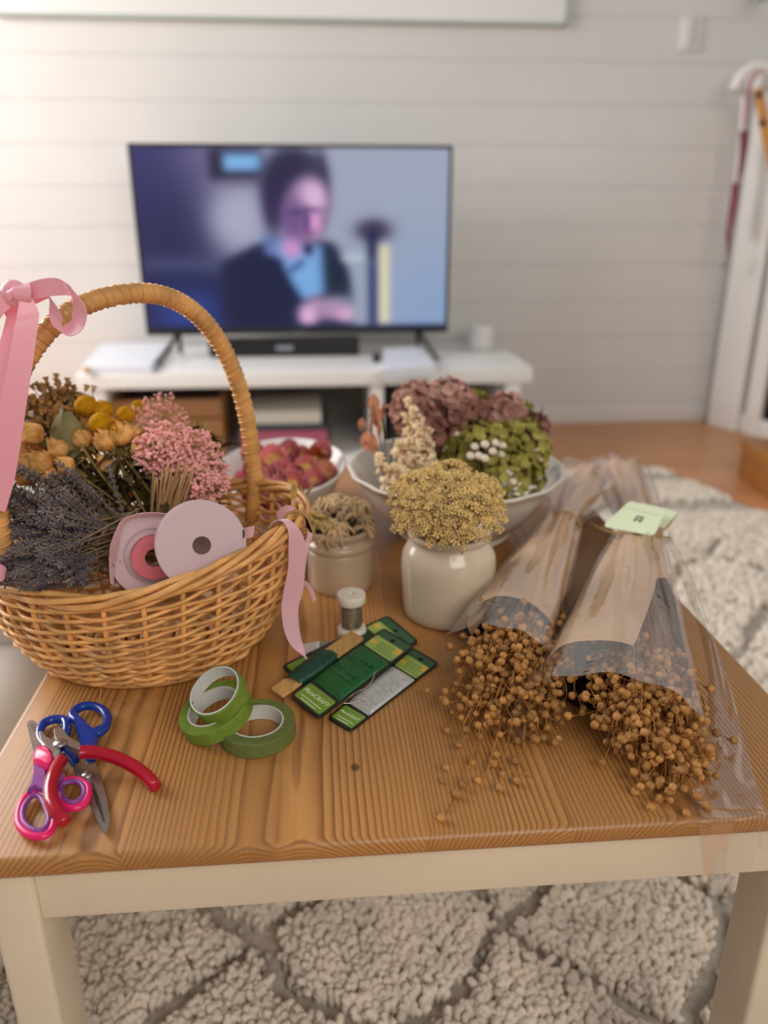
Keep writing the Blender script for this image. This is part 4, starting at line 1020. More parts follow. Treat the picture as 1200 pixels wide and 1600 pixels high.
# ---------------- strawflowers
m_crim = mat('crimson_petal', (218,142,148), 0.9, 0.05, var=0.22, vscale=90, objvar=0.22)
m_blush = mat('blush_petal', (220,156,130), 0.8, 0.2, var=0.15, vscale=90)
m_rust = mat('rust_petal', (182,92,60), 0.8, 0.2, var=0.2, vscale=90)
m_disc = mat('yellow_disc', (212,178,104), 0.9, 0.1, var=0.25, vscale=300, bump=0.6, bscale=500)
def straw(pm, rr, op):
    mb = MB(); n = 13
    for l in range(4):
        k = l/3
        for i in range(n):
            a0 = 2*PI*(i+0.5*l)/n; tilt = (0.25+0.95*k)*op; Lp = 0.0125-0.0018*l
            def fn(u, v, a0=a0, tilt=tilt, Lp=Lp, l=l):
                w = 0.0030*math.sin(PI*(0.12+0.86*v)); rad = 0.0052+Lp*v*math.cos(PI/2-tilt if tilt < PI/2 else 0)*0.9
                rad = 0.0050+Lp*math.sin(tilt)*v*(1-0.15*v); z = Lp*math.cos(tilt)*v+0.002*v*v
                c_, s_ = math.cos(a0), math.sin(a0); x, y = (u-0.5)*2*w, rad
                return Vec((y*c_-x*s_, y*s_+x*c_, z+0.0008*(1-abs(u-.5)*2)-0.001*l))
            mb.surf(fn, 3, 5)
    pe_ = mb.mesh('strawflower_petals', pm)
    md = MB(); md.ball((0,0,0.001), 0.0084 if op > .9 else 0.0056, 3, sc=(1,1,0.55), jit=0.04); mm_ = md.mesh('strawflower_disc', m_disc)
    mc = MB(); mc.lathe([(0,-0.008),(0.004,-0.007),(0.0065,-0.002),(0.005,0.001)], (0,0,0), 14); mk = mc.mesh('strawflower_calyx', pm)
    return [('petals', pe_), ('disc', mm_), ('calyx', mk)]
rs = random.Random(41)
sf = {'c': [straw(m_crim, rs, 0.95), straw(m_crim, rs, 0.78), straw(m_crim, rs, 0.62)], 'b': [straw(m_blush, rs, 0.9)], 'r': [straw(m_rust, rs, 0.5)]}
def dish(px, py, h): return at_z(px, py, TZ+h)
spec = [(428,726,.075,'c',0,1.45,'open crimson strawflower with a big yellow eye by the handle'), (478,737,.072,'c',0,1.15,'open crimson strawflower with yellow eye in the middle of the dish'), (492,724,.066,'r',0,1.25,'closed rust orange strawflower near the inner rim of the dish'),
        (508,746,.064,'b',0,1.15,'blush strawflower against the right rim of the dish'), (500,712,.070,'c',1,1.2,'crimson strawflower at the back right of the dish'), (400,716,.076,'c',1,1.25,'pink red strawflower behind the basket handle'),
        (452,712,.070,'c',2,1.2,'half closed strawflower behind the big open one'), (398,738,.080,'c',2,1.2,'dark crimson bud touching the basket handle'), (470,716,.066,'c',1,1.0,'small crimson strawflower at the back of the dish'),
        (408,756,.084,'c',1,1.35,'large closed crimson strawflower above the basket rim'), (430,760,.084,'c',2,1.3,'crimson strawflower below the big open one'), (452,762,.080,'c',1,1.3,'rosy strawflower in front at the straw tuft'),
        (400,776,.086,'c',2,1.3,'deep crimson strawflower lowest at the handle foot'), (424,782,.086,'c',1,1.3,'deep crimson strawflower sinking behind the basket rim'), (444,786,.082,'c',2,1.25,'crimson strawflower beside the straw tuft'),
        (490,756,.066,'c',2,1.1,'dull crimson strawflower at the front rim of the dish'), (466,748,.064,'c',2,1.1,'dark crimson strawflower filling the middle of the dish'), (440,742,.068,'c',1,1.1,'crimson strawflower filling the hollow under the big open one')]
for px, py, h, kind, vi, sc, lab in spec:
    p = dish(px, py, h); out = Vec((rs.uniform(-.35,.35), -0.55+rs.uniform(-.4,.2), 0.85))
    if vi == 0 and kind == 'c': out = Vec((0.05, -0.75, 0.75))
    inst('strawflower', aim(p, p+out, rs.uniform(0,6), sc*1.45), sf[kind][vi], lab, 'strawflower', 'strawflowers in the oval dish')
for i in range(16):
    a, r_ = rs.uniform(0, 2*PI), math.sqrt(rs.random())*0.62
    p = c2_+Vec((r2*r_*math.cos(a), r2*k2*r_*math.sin(a), rs.uniform(.034,.058)))
    inst('strawflower', aim(p, p+Vec((rs.uniform(-.5,.5),rs.uniform(-.7,.2),0.8)), rs.uniform(0,6), 1.2), sf['c'][1+i % 2], 'closed crimson strawflower deep in the oval dish', 'strawflower', 'strawflowers deep in the dish')
# straw tuft at the tip of the basket
p = at_y(456, 790, 0.66)
t = thing('wheat_ear', p, 'short tan straw ear sticking up at the right tip of the basket', 'dried stem')
mb = MB(); mb.tube([at_y(457,806,0.66), at_y(459,778,0.665)], 0.0022, n=6); mb.build('stalk', m_pinks, t)
mb = MB()
for k in range(8): mb.ball(at_y(458+(k%2)*4-2+k*0.3, 776-k*2.6, 0.665), 0.0026, 1, sc=(0.8,0.8,1.6))
mb.build('blossoms', mat('ochre_ear', (196,156,86), 0.8, var=0.2, vscale=100), t)

# ---------------- curly seedheads in the crock
m_curl = mat('curly_seedhead', (194,166,128), 0.9, 0.1, var=0.22, vscale=90, objvar=0.22)
m_curlg = mat('yellow_green_pod', (176,154,84), 0.8, 0.1, var=0.2, vscale=60, objvar=0.2)
cuk = []
for k in range(5):
    rr = random.Random(200+k); mb = MB(); ms = MB()
    for i in range(9):
        a = rr.uniform(0,2*PI); e = rr.uniform(.25,1.0); Lp = rr.uniform(.009,.015); d = Vec((math.cos(a), math.sin(a), 0)); up = Vec((0,0,1))
        P = [d*(Lp*s)+up*(0.030+Lp*e*s*(1-s*0.95)*1.9-0.003*s) for s in np.linspace(0,1,7)]
        P += [P[-1]+d*0.0012-up*0.0022, P[-1]-d*0.0008-up*0.0036]
        mb.tube(P, lambda s: 0.0008+0.0010*math.sin(PI*min(1, s*0.9+0.1)), n=5)
    ms.tube([(0,0,-0.012),(0,0,0.031)], 0.0010, n=5)
    cuk.append([('blossoms', mb.mesh('curly_head', m_curl)), ('stem', ms.mesh('curly_stem', m_stemd))])
rq = random.Random(77)
for i in range(34):
    r_ = math.sqrt(rq.random())*0.95; a = rq.uniform(0,2*PI); x, y = cr_*0.92*r_*math.cos(a), cr_*0.92*r_*math.sin(a)
    hz = chh+0.020*(1-r_**2)+0.006+0.016*(y/cr_)
    hd = cc+Vec((x, y, hz)); base = cc+Vec((x*0.45, y*0.45, hz-0.034)); d = (hd-base).normalized()
    inst('curly_seedhead', aim(hd-d*0.031, hd, rq.uniform(0,6)), cuk[i % 5], 'curly beige dried seedhead packed in the short ridged crock', 'dried flower', 'curly seedheads in the crock')
pm_ = MB(); pm_.tube([(0,0,0),(0.002,0,0.014),(0,0,0.034)], [0.0012,0.0022,0.0006], n=6); me_p = pm_.mesh('slim_pod', m_curlg)
for i, (px, py, qx, qy) in enumerate(((480,800,522,818),(482,812,518,828),(478,788,470,762),(490,820,528,830),(476,775,488,756),(486,806,508,808),(476,800,500,826))):
    a, b_ = at_y(px, py, cc.y-cr_*0.5), at_y(qx, qy, cc.y-cr_*0.78)
    inst('slim_pod', aim(a, b_, 0, max(0.8, (b_-a).length/0.034)), [('husk', me_p)], 'slim yellow green pod lying at the left rim of the ridged crock', 'seed pod', 'slim pods in the crock')

# ---------------- yarrow in the tall jar
m_yar = mat('yarrow_bead', (208,178,118), 0.85, 0.1, var=0.32, vscale=150, objvar=0.12)
m_yars = mat('yarrow_stem', (128,112,70), 0.85, 0.1)
yk_ = []
for k in range(4):
    rr = random.Random(300+k); mb = MB(); ms = MB(); L = 0.075; R_y = 0.0225
    ms.tube([(0,0,0),(0.001,0,L*0.6),(0,0,L-0.012)], 0.0013, n=5)
    for i in range(15):
        a = 2.4*i; r_ = R_y*math.sqrt((i+0.4)/15)*0.93; cx_ = Vec((r_*math.cos(a), r_*math.sin(a), L+0.005-0.42*r_*r_/R_y+rr.uniform(-.0035,.0030)))
        ms.tube([Vec((0,0,L-0.016)), cx_-Vec((0,0,0.003))], 0.0005, n=3, cap=False)
        for j in range(11):
            aa = 2.4*j+i; rj = 0.0058*math.sqrt((j+0.3)/11); mb.ball(cx_+Vec((rj*math.cos(aa), rj*math.sin(aa), 0.0018-0.28*rj*rj/0.0056+rr.uniform(-.0006,.0006))), rr.uniform(.0015,.0020), 1, sc=(1,1,1.1))
    yk_.append([('blossoms', mb.mesh('yarrow_blossoms', m_yar)), ('stem', ms.mesh('yarrow_stem', m_yars))])
def jd(px, py, dy): return at_y(px, py, jc.y+dy)
ysp = [(640,795,-.036,'front yarrow head at the far left, touching the jar shoulder'), (672,806,-.044,'front yarrow head over the left of the jar mouth'), (708,812,-.046,'yarrow head drooping over the middle of the jar rim'), (742,806,-.042,'yarrow head drooping over the right of the jar rim'),
       (764,786,-.030,'yarrow head on the right shoulder of the bunch'), (626,768,-.020,'ochre yarrow head sticking out to the left of the jar'), (660,775,-.030,'yarrow head in the left middle of the bunch'), (696,780,-.036,'yarrow head in the centre of the bunch'), (732,775,-.032,'yarrow head right of the centre of the bunch'),
       (768,760,-.010,'small yarrow head at the far right of the bunch'), (646,750,-.008,'yarrow head behind the left middle one'), (680,752,-.014,'yarrow head near the top of the bunch'), (716,748,-.012,'topmost yarrow head of the bunch'), (748,752,-.006,'yarrow head at the upper right of the bunch'), (700,730,.01,'yarrow head at the back of the bunch')]
for i, (px, py, dy, lab) in enumerate(ysp):
    hd = jd(px, py+(12 if py > 780 else 5), dy-.003); base = jc+Vec(((hd.x-jc.x)*0.12, (hd.y-jc.y)*0.15, jh*0.86)); d = (hd-base).normalized(); d = (d+Vec((0,-0.25,0.25))).normalized()
    sc = (0.88+0.10*((i*7) % 3)/2) if i not in (5, 9) else 0.66
    b0 = hd-d*0.075*sc
    inst('yarrow', aim(b0, hd, rq.uniform(0,6), sc), yk_[i % 4], lab, 'dried flower', 'yarrow heads in the tall jar')

# ---------------- flowers in the wide bowl
m_hyp = mat('plum_hydrangea', (148,96,92), 0.8, 0.1, var=0.28, vscale=70, objvar=0.12, rgb2=(206,168,150))
m_hyp2 = mat('brown_hydrangea', (112,72,68), 0.8, 0.1, objvar=0.12, rgb2=(168,120,106), vscale=70)
m_hyg = mat('green_hydrangea', (116,112,46), 0.8, 0.1, objvar=0.12, rgb2=(182,172,96), vscale=70)
m_hyo = mat('olive_hydrangea', (96,90,38), 0.8, 0.1, objvar=0.1, rgb2=(150,138,66), vscale=70)
def hydr(seed, R, nfl, m, fs):
    rr = random.Random(seed); mb = MB(); ms = MB()
    for i in range(nfl):
        z = 1-1.55*(i+0.5)/nfl; a = 2.39996*i; s = math.sqrt(max(0, 1-z*z)); d = Vec((s*math.cos(a), s*math.sin(a), z)); p = d*R*rr.uniform(.82,1.05)
        d = (d+Vec((rr.uniform(-.5,.5), rr.uniform(-.5,.5), rr.uniform(-.3,.5)))).normalized(); qq = d.to_track_quat('Z','Y').to_matrix(); r0 = rr.uniform(0,6)
        for k in range(4):
            b0 = r0+k*PI/2; cup = rr.uniform(.2,.8)
            def fn(u, v, b0=b0, cup=cup):
                w = fs*0.62*math.sin(PI*(0.08+0.86*v)); x, y = (u-0.5)*2*w, fs*v
                return p+qq @ Vec((y*math.cos(b0)-x*math.sin(b0), y*math.sin(b0)+x*math.cos(b0), cup*fs*v*v+0.18*abs(u-.5)*w*4))
            mb.surf(fn, 3, 4)
        if i % 3 == 0: ms.tube([Vec((0,0,-R*0.8)), p*0.98], 0.0006, n=3, cap=False)
    ms.tube([(0,0,-R*1.6),(0,0,-R*0.6)], 0.002, n=6)
    return [('blossoms', mb.mesh('hydrangea_blossoms', m)), ('stem', ms.mesh('hydrangea_stem', m_stemd))]
def bd(px, py, dy): return at_y(px, py, bcy+dy)
for px, py, dy, R, n, m, fs, lab in [(652,640,.02,.030,60,m_hyp,.0095,'dusty plum hydrangea head at the top left of the wide bowl'), (702,640,.03,.034,64,m_hyp,.0095,'tallest plum hydrangea head in the wide bowl'), (730,665,.015,.030,60,m_hyp2,.0095,'dark brown hydrangea head in the middle of the wide bowl'),
        (680,680,.0,.030,56,m_hyp2,.009,'brown hydrangea head low behind the cream sprays'), (788,648,.045,.024,44,m_hyp,.009,'mauve hydrangea head at the upper right behind the green one'), (836,668,.03,.014,20,m_hyp2,.0085,'little brown hydrangea tuft over the right rim of the bowl'),
        (760,700,-.02,.034,80,m_hyg,.0075,'bright green hydrangea head in the middle right of the bowl'), (812,705,.0,.036,90,m_hyg,.0075,'lime green hydrangea head against the right rim of the bowl'), (800,745,-.05,.036,90,m_hyg,.0070,'olive green hydrangea head hanging over the front right rim'),
        (800,655,.055,.026,56,m_hyo,.0075,'dark olive hydrangea head at the back right of the bowl'), (740,640,.07,.022,44,m_hyo,.0075,'small olive hydrangea head at the very back of the bowl'), (645,662,.03,.020,36,m_hyo,.0075,'olive leafy hydrangea tuft behind the cream sprays'), (720,716,-.03,.026,56,m_hyo,.007,'dark olive hydrangea head directly behind the yarrow')]:
    p = bd(px, py, dy); inst('hydrangea', aim(p, p+Vec((rq.uniform(-.2,.2), -0.45, 0.9)), rq.uniform(0,6)), hydr(int(px*7+py), R, n, m, fs), lab, 'hydrangea', 'hydrangea heads in the wide bowl')
# cream sprays
m_crs = mat('cream_floret', (236,212,176), 0.85, 0.1, var=0.14, vscale=80, objvar=0.10)
csk = []
for k in range(3):
    rr = random.Random(400+k); mb = MB(); ms = MB(); L = 0.085
    ms.tube(bez((0,0,0),(0.004,0,L*.5),(0,0,L),7), 0.0010, n=4)
    for i in range(30):
        s = rr.random(); a = rr.uniform(0,2*PI); r_ = (0.003+0.011*s)*rr.uniform(.4,1); p = Vec((r_*math.cos(a), r_*math.sin(a), L-0.055*s)); ms.tube([Vec((0,0,L-0.055*s-0.008)), p], 0.0004, n=3, cap=False)
        for q_ in range(4): mb.ball(p+Vec((rr.uniform(-.003,.003), rr.uniform(-.003,.003), rr.uniform(-.002,.003))), rr.uniform(.0013,.0026), 1, sc=(1,1,0.8))
    csk.append([('blossoms', mb.mesh('cream_blossoms', m_crs)), ('stem', ms.mesh('cream_stem', m_pinks))])
for i, (px, py, dy) in enumerate([(648,640,-.0),(660,655,-.01),(640,668,-.01),(634,690,-.02),(652,690,-.025),(668,690,-.02),(620,705,-.03),(640,715,-.04),(660,715,-.045),(630,735,-.05),(650,738,-.055),(606,735,-.045),(614,752,-.055),(676,712,-.04),(636,650,.0),(590,712,-.04),(655,668,-.02),(645,700,-.03),(625,690,-.02),(664,730,-.05),(618,724,-.045),(600,752,-.055),(632,756,-.06),(668,668,-.015),(640,625,.01),(676,735,-.05)]):
    hd = bd(px, py, dy-.03); base = Vec((bc.x-0.045, bc.y-0.03, TZ+0.04)); d = (hd-base).normalized(); d = (d+Vec((0,0,0.4))).normalized()
    inst('cream_spray', aim(hd-d*0.085*1.15, hd, rq.uniform(0,6), 1.15), csk[i % 3], 'cream flower spray at the left of the wide bowl above the yarrow', 'dried flower', 'cream sprays in the wide bowl')
# white button flowers
m_btn = mat('white_button', (236,222,200), 0.8, 0.2)
mbn = MB(); mbn.ball((0,0,0.05), 0.0052, 2, sc=(1,1,0.85), jit=0.04); me_b = mbn.mesh('button_head', m_btn)
msn = MB(); msn.tube([(0,0,0),(0.002,0,0.025),(0,0,0.047)], 0.0008, n=4); me_bs = msn.mesh('button_stem', m_stemg)
for px, py, dy in [(714,680,-.02),(698,703,-.035),(742,698,-.05),(758,694,-.055),(770,705,-.06),(785,696,-.05),(784,710,-.055),(758,716,-.065),(796,738,-.075),(802,752,-.08),(735,712,-.06),(774,692,-.05),(748,712,-.06)]:
    hd = bd(px, py, dy); base = hd+Vec((0,0.02,-0.05)); inst('button_flower', aim(hd-(hd-base).normalized()*0.05, hd), [('head', me_b), ('stem', me_bs)], 'small round white button flower dotted over the green hydrangea', 'dried flower', 'white button flowers in the wide bowl')
# coral leaves at the left and the right edge
m_coral = mat('coral_leaf', (206,140,106), 0.6, 0.3, var=0.2, vscale=60, sss=0.1)
m_tanleaf = mat('tan_leaf', (150,116,98), 0.7, 0.2, var=0.2, vscale=60)
def leaves(name, base, tips, m, label):
    t = thing(name, base, label, 'dried stem'); mb = MB(); ms = MB()
    for (px, py, dy, L) in tips:
        p = bd(px, py, dy); ms.tube(bez(base, (base+p)/2+Vec((0,0,0.01)), p, 6), 0.0009, n=4)
        rr = random.Random(px*3+py); a = rr.uniform(0,PI)
        def fn(u, v):
            w = L*0.42*math.sin(PI*(0.06+0.9*v)); x = (u-0.5)*2*w; return p+Vec((x*math.cos(a)*0.8+0.002, x*math.sin(a)*0.6+0.004*v, L*(v-0.5)+0.3*abs(u-.5)*w))
        mb.surf(fn, 5, 7)
    mb.build('leaves', m, t); ms.build('stem', m_stemd, t)
leaves('coral_sprig', bc+Vec((-0.085,0.01,0.06)), [(582,632,.02,.026),(586,652,.02,.026),(578,670,.015,.026),(563,664,.02,.016),(570,690,-.01,.024),(582,696,-.01,.026),(590,672,.01,.02),(596,640,.03,.014),(622,650,.03,.022),(634,704,-.05,.018)], m_coral, 'coral pink leafy stem leaning over the left rim of the wide bowl')
leaves('tan_sprig', bc+Vec((0.085,0.02,0.06)), [(832,648,.02,.022),(844,652,.02,.016),(822,664,.01,.018),(806,676,.0,.016),(846,640,.03,.012)], m_tanleaf, 'tan papery leaf stem leaning over the right rim of the wide bowl')
# ================================================================ wire spool standing on end
c = T(549, 1000); sc_ = Vec((c.x, c.y+0.011, TZ+0.0005))
m_plast = mat('ivory_plastic', (232,222,204), 0.35, sss=0.1)
m_wire = mat('silver_wire', (176,164,146), 0.32, 0.5, metal=0.75, var=0.15, vscale=300)
m_print = mat('grey_print', (110,106,102), 0.7)
m_paper = mat('white_paper', (230,224,214), 0.8)
t = thing('wire_spool', sc_, 'small ivory spool of silver wire standing on end between crock and cards', 'wire spool')
sh = at_y(549, 928, sc_.y).z-TZ; rr_ = 0.0135
mb = MB(); mb.lathe([(0,0),(rr_*1.02,0),(rr_*1.05,0.001),(rr_*1.05,0.006),(rr_*0.95,0.008),(0.006,0.0085),(0.006,sh*0.8),(rr_*0.95,sh-0.0095),(rr_*1.03,sh-0.008),(rr_*1.03,sh-0.0015),(rr_*0.98,sh),(0.0035,sh),(0.003,sh-0.002),(0.003,sh-0.01),(0,sh-0.01)], sc_, 36); mb.build('spool_body', m_plast, t, smooth=40)
mb = MB(); n_ = 26
mb.lathe([(0.006,0.0088)]+[(0.0094+0.0005*abs(math.sin(k*PI/2))+(0.0006 if 8 < k < 40 else 0), 0.009+(sh-0.019)*k/52) for k in range(53)]+[(0.006,sh-0.0098)], sc_, 32); mb.build('wire_winding', m_wire, t, smooth=True)
mb = MB(); mb.surf(lambda u, v: sc_+Vec((rr_*1.058*math.cos(PI*1.1+u*PI*0.9), rr_*1.058*math.sin(PI*1.1+u*PI*0.9), 0.0008+0.005*v)), 20, 3); mb.build('paper_label', m_paper, t)
for k in range(3):
    mb = MB(); mb.surf(lambda u, v: sc_+Vec((rr_*1.064*math.cos(PI*1.25+u*PI*(0.45-0.06*k)), rr_*1.064*math.sin(PI*1.25+u*PI*(0.45-0.06*k)), 0.0015+0.0014*k+0.0005*v)), 14, 2); mb.build('print_line', m_print, t)

# ================================================================ green floral tape
m_tape = mat('green_floral_tape', (116,142,52), 0.62, 0.3, var=0.10, vscale=160, bump=0.15, bscale=400)
m_tape2 = mat('dull_green_tape', (108,118,62), 0.65, 0.3, var=0.10, vscale=160, bump=0.15, bscale=400)
m_core = mat('white_core', (212,212,206), 0.6)
def tape(c, nrm, R, r, h, label, m=m_tape, spin=0.0, tail=None):
    q = Vec(nrm).normalized().to_track_quat('Z', 'Y').to_matrix().to_4x4(); M4 = Mat.Translation(c) @ q
    t = thing('floral_tape', c, label, 'tape roll', 'green floral tape rolls')
    mb = MB(); b_ = 0.0006
    mb.lathe([(r+0.0012,0),(R-b_,0),(R,b_),(R,h-b_),(R-b_,h)]+[(R-b_-(R-r-0.0018)*k/6, h-0.0003*(k % 2)) for k in range(1,6)]+[(r+0.0012,h)], (0,0,0), 72); mb.v = [M4 @ p for p in mb.v]; mb.build('tape_winding', m, t, smooth=40)
    mb = MB(); mb.lathe([(r,0.0001),(r+0.0013,0.0001),(r+0.0013,h+0.0003),(r,h+0.0003),(r,0.0001)], (0,0,0), 60); mb.v = [M4 @ p for p in mb.v]; mb.build('core', m_core, t, smooth=40)['label'] = 'white card core'
    return t
pa = T(401, 1127, 0.0125)
ra = (T(461, 1127, 0.0125)-T(341, 1127, 0.0125)).length/2
ta = tape(Vec((pa.x, pa.y, TZ+0.0005)), (0,0,1), ra, ra*0.66, 0.0125, 'flat roll of green tape lying on the table, lowest and rightmost of the rolls', m_tape2)
pb = at_z(341, 1104, TZ+0.021)
tbx = tape(Vec((pb.x, pb.y, pb.z-0.010)), (-0.30,-0.16,0.94), ra*0.96, ra*0.66, 0.0125, 'tilted roll of green tape resting on the edge of the flat roll')
pcx = at_z(346, 1078, TZ+0.037)
tcx = tape(Vec((pcx.x, pcx.y, pcx.z-0.0075)), (-0.34,-0.40,0.85), ra*0.735, ra*0.655, 0.0125, 'nearly used up roll of green tape on top, showing its white core')
# loose ends
def band(pts, w, h, m, name, par, th=0.0004):
    P = smooth_path([at_z(px, py, TZ+z) for px, py, z in pts], 5); k = len(P); A, B = [], []
    for i, p in enumerate(P):
        tg = (P[min(i+1,k-1)]-P[max(i-1,0)]); sd = Vec((tg.y, -tg.x, 0)); sd = sd.normalized() if sd.length > 1e-9 else Vec((1,0,0)); ww = w(i/(k-1)) if callable(w) else w
        A.append(p+sd*ww+Vec((0,0,h*ww))); B.append(p-sd*ww)
    mb = MB(); mb.strip(A, B, th); return mb.build(name, m, par, smooth=60)
band([(366,1104,.026),(380,1099,.0275),(394,1096,.0275),(406,1097,.026),(416,1098,.0235)], lambda s: 0.0062*(1-s*0.92)+0.0002, 0.5, m_tape, 'loose_end', tbx)
band([(297,1098,.030),(300,1104,.026),(303,1110,.023),(306,1114,.022)], lambda s: 0.004*(1-0.7*s), 0.6, m_tape, 'loose_end', tcx)

# ================================================================ wire cards
m_cblk = mat('black_card', (22,25,24), 0.5)
m_lime = mat('lime_label', (122,158,40), 0.4, var=0.06, vscale=60)
m_lime2 = mat('pale_lime_label', (160,186,92), 0.4, var=0.08, vscale=50)
m_dgreen = mat('dark_green_strip', (44,94,56), 0.45)
m_yel = mat('yellow_label', (226,190,70), 0.45)
m_gw = mat('green_wire', (28,96,42), 0.38, 0.5, var=0.22, vscale=260)
m_tw = mat('teal_green_wire', (18,66,48), 0.4, 0.5, var=0.25, vscale=260)
m_sw = mat('bright_silver_wire', (212,212,208), 0.34, 0.6, metal=0.45, var=0.12, vscale=260)
m_wtxt = mat('white_lettering', (232,236,214), 0.5)
def rrect(Q, u0, u1, v0, v1, ru, rv, n=4):
    out = []
    for (cu, cv, a0) in ((u1-ru, v0+rv, -PI/2), (u1-ru, v1-rv, 0), (u0+ru, v1-rv, PI/2), (u0+ru, v0+rv, PI)):
        for k in range(n+1):
            a = a0+PI/2*k/n; out.append(Q(cu+ru*math.cos(a), cv+rv*math.sin(a), 0))
    return out
def card(quad, hs, label, wire_m, v0, v1, thick, text=True, group='floral wire cards', wu=(0.02, 0.98)):
    LL, LR, UR, UL = [at_z(px, py, TZ+h) for (px, py), h in zip(quad, hs)]
    n = (LR-LL).cross(UL-LL).normalized()
    def Q(u, v, h): return (LL*(1-u)+LR*u)*(1-v)+(UL*(1-u)+UR*u)*v+n*h
    t = thing('wire_card', Q(.5,.5,0), label, 'wire card', group)
    th = 0.0016
    mb = MB(); mb.poly(rrect(Q, 0, 1, 0, 1, 0.10, 0.035), n, th, bev=0.0003); mb.build('backing_card', m_cblk, t, smooth=30)
    mb = MB(); mb.poly([p+n*th for p in rrect(Q, .06, .94, .022, v0-0.02, .05, .02)], n, 0.0002); mb.build('brand_label', m_lime, t, smooth=False)
    mb = MB(); mb.poly([p+n*th for p in rrect(Q, .06, .94, v1+0.02, .90, .05, .02)], n, 0.0002); mb.build('info_label', m_lime2, t, smooth=False)
    mb = MB(); mb.poly([p+n*th for p in rrect(Q, .05, .95, .895, .975, .05, .015)], n, 0.0002); mb.build('top_strip', m_dgreen, t, smooth=False)
    for (u0, u1, w0, w1) in ((.07, .24, v1+.08, v1+.12), (.74, .93, .82, .885)):
        mb = MB(); mb.poly([p+n*(th+.0002) for p in rrect(Q, u0, u1, w0, w1, .02, .01)], n, 0.0001); mb.build('yellow_patch', m_yel, t, smooth=False)
    for k in range(4):
        mb = MB(); vv_ = v1+.045+0.028*k; mb.poly([p+n*(th+.0002) for p in rrect(Q, .3, .9-.08*(k % 2), vv_, vv_+.008, .01, .003, 1)], n, 0.0001); mb.build('print_line', mat('olive_print', (104,132,60), 0.5), t, smooth=False)
    mb = MB(); c_ = Q(.5, .925, th); eu = (Q(1,.925,0)-Q(0,.925,0)).normalized(); ev = n.cross(eu); mb.poly([c_+(eu*math.cos(a)+ev*math.sin(a))*0.0024 for a in np.linspace(0, 2*PI, 20, endpoint=False)], n, 0.0004); mb.build('hang_hole', mat('hole_black', (8,10,9), 0.8), t, smooth=False)
    # the wound wire: turns side by side round the card
    mb = MB(); wdt = (Q(1,.5,0)-Q(0,.5,0)).length; tn = 84
    def fn(u, v):
        a = 2*PI*u; vv_ = v0+(v1-v0)*v; e = 0.45
        cu = math.copysign(abs(math.cos(a))**e, math.cos(a)); cz = math.copysign(abs(math.sin(a))**0.8, math.sin(a))
        endt = min(1, 8*min(v, 1-v)+0.25); hh = thick*endt*(1+0.06*math.sin(tn*PI*v))
        return Q(.5+cu*(wu[1]-wu[0])/2*(0.985+0.01*math.sin(tn*PI*v)), vv_+0.02*(u if u < .5 else 1-u), th*0.5+cz*hh if cz > 0 else th*0.5+cz*th*0.52)
    mb.surf(fn, 30, tn*2+1, True); mb.build('wire_winding', wire_m, t)
    mb = MB(); rs_ = random.Random(int(quad[0][0]))
    for k in range(7):
        w0 = v0+(v1-v0)*rs_.uniform(.1,.9); w1 = w0+rs_.uniform(-.05,.05)
        mb.tube([Q(.08+.84*s, w0+(w1-w0)*s, th*.5+thick*1.03) for s in np.linspace(0,1,6)], 0.00028, n=4)
    mb.build('crossing_turns', wire_m, t)
    if text:
        o_ = Q(.5, v0*0.58, th+.0003); ex = (Q(1,.06,0)-Q(0,.06,0)); ln = ex.length; ex.normalize(); ey = n.cross(ex).normalized()
        xf = Mat(((ex.x,ey.x,n.x,o_.x),(ex.y,ey.y,n.y,o_.y),(ex.z,ey.z,n.z,o_.z),(0,0,0,1)))
        text_mesh(None, 'FloraCRAFT', ln*0.155, xf, 'brand_lettering', m_wtxt, t, 'lettering')
        for k in range(2):
            mb = MB(); vv_ = v0*(0.30-0.13*k); mb.poly([p+n*(th+.0002) for p in rrect(Q, .15+.1*k, .85-.1*k, vv_, vv_+.006, .01, .003, 1)], n, 0.0001); mb.build('print_line', m_wtxt, t, smooth=False)
    return t, Q, n
card([(440,1042),(486,1086),(655,1004),(606,963)], [.001]*4, 'lowest wire card, mostly covered, its green corner showing behind the others', m_tw, .22, .74, 0.003, text=False)
tS, QS, nS = card([(512,1124),(548,1145),(686,1038),(646,1014)], [.001,.001,.001,.001], 'wire card wound with bright silver wire beside the green one', m_sw, .19, .71, 0.0042)
tG, QG, nG = card([(453,1089),(498,1125),(648,1012),(600,983)], [.0065,.0065,.0085,.0085], 'wire card wound with dark green wire lying on top of the silver one', m_gw, .20, .72, 0.0046)
mb = MB(); P = smooth_path([T(545,1090,.014), T(556,1082,.012), T(572,1074,.010), T(582,1062,.012), T(586,1050,.014)], 6); mb.tube(P, 0.0003, n=5)
P = smooth_path([T(536,1099,.010), T(552,1098,.009), T(566,1090,.008), T(578,1078,.009)], 6); mb.tube(P, 0.0004, n=5); mb.build('loose_wire', m_sw, tS)
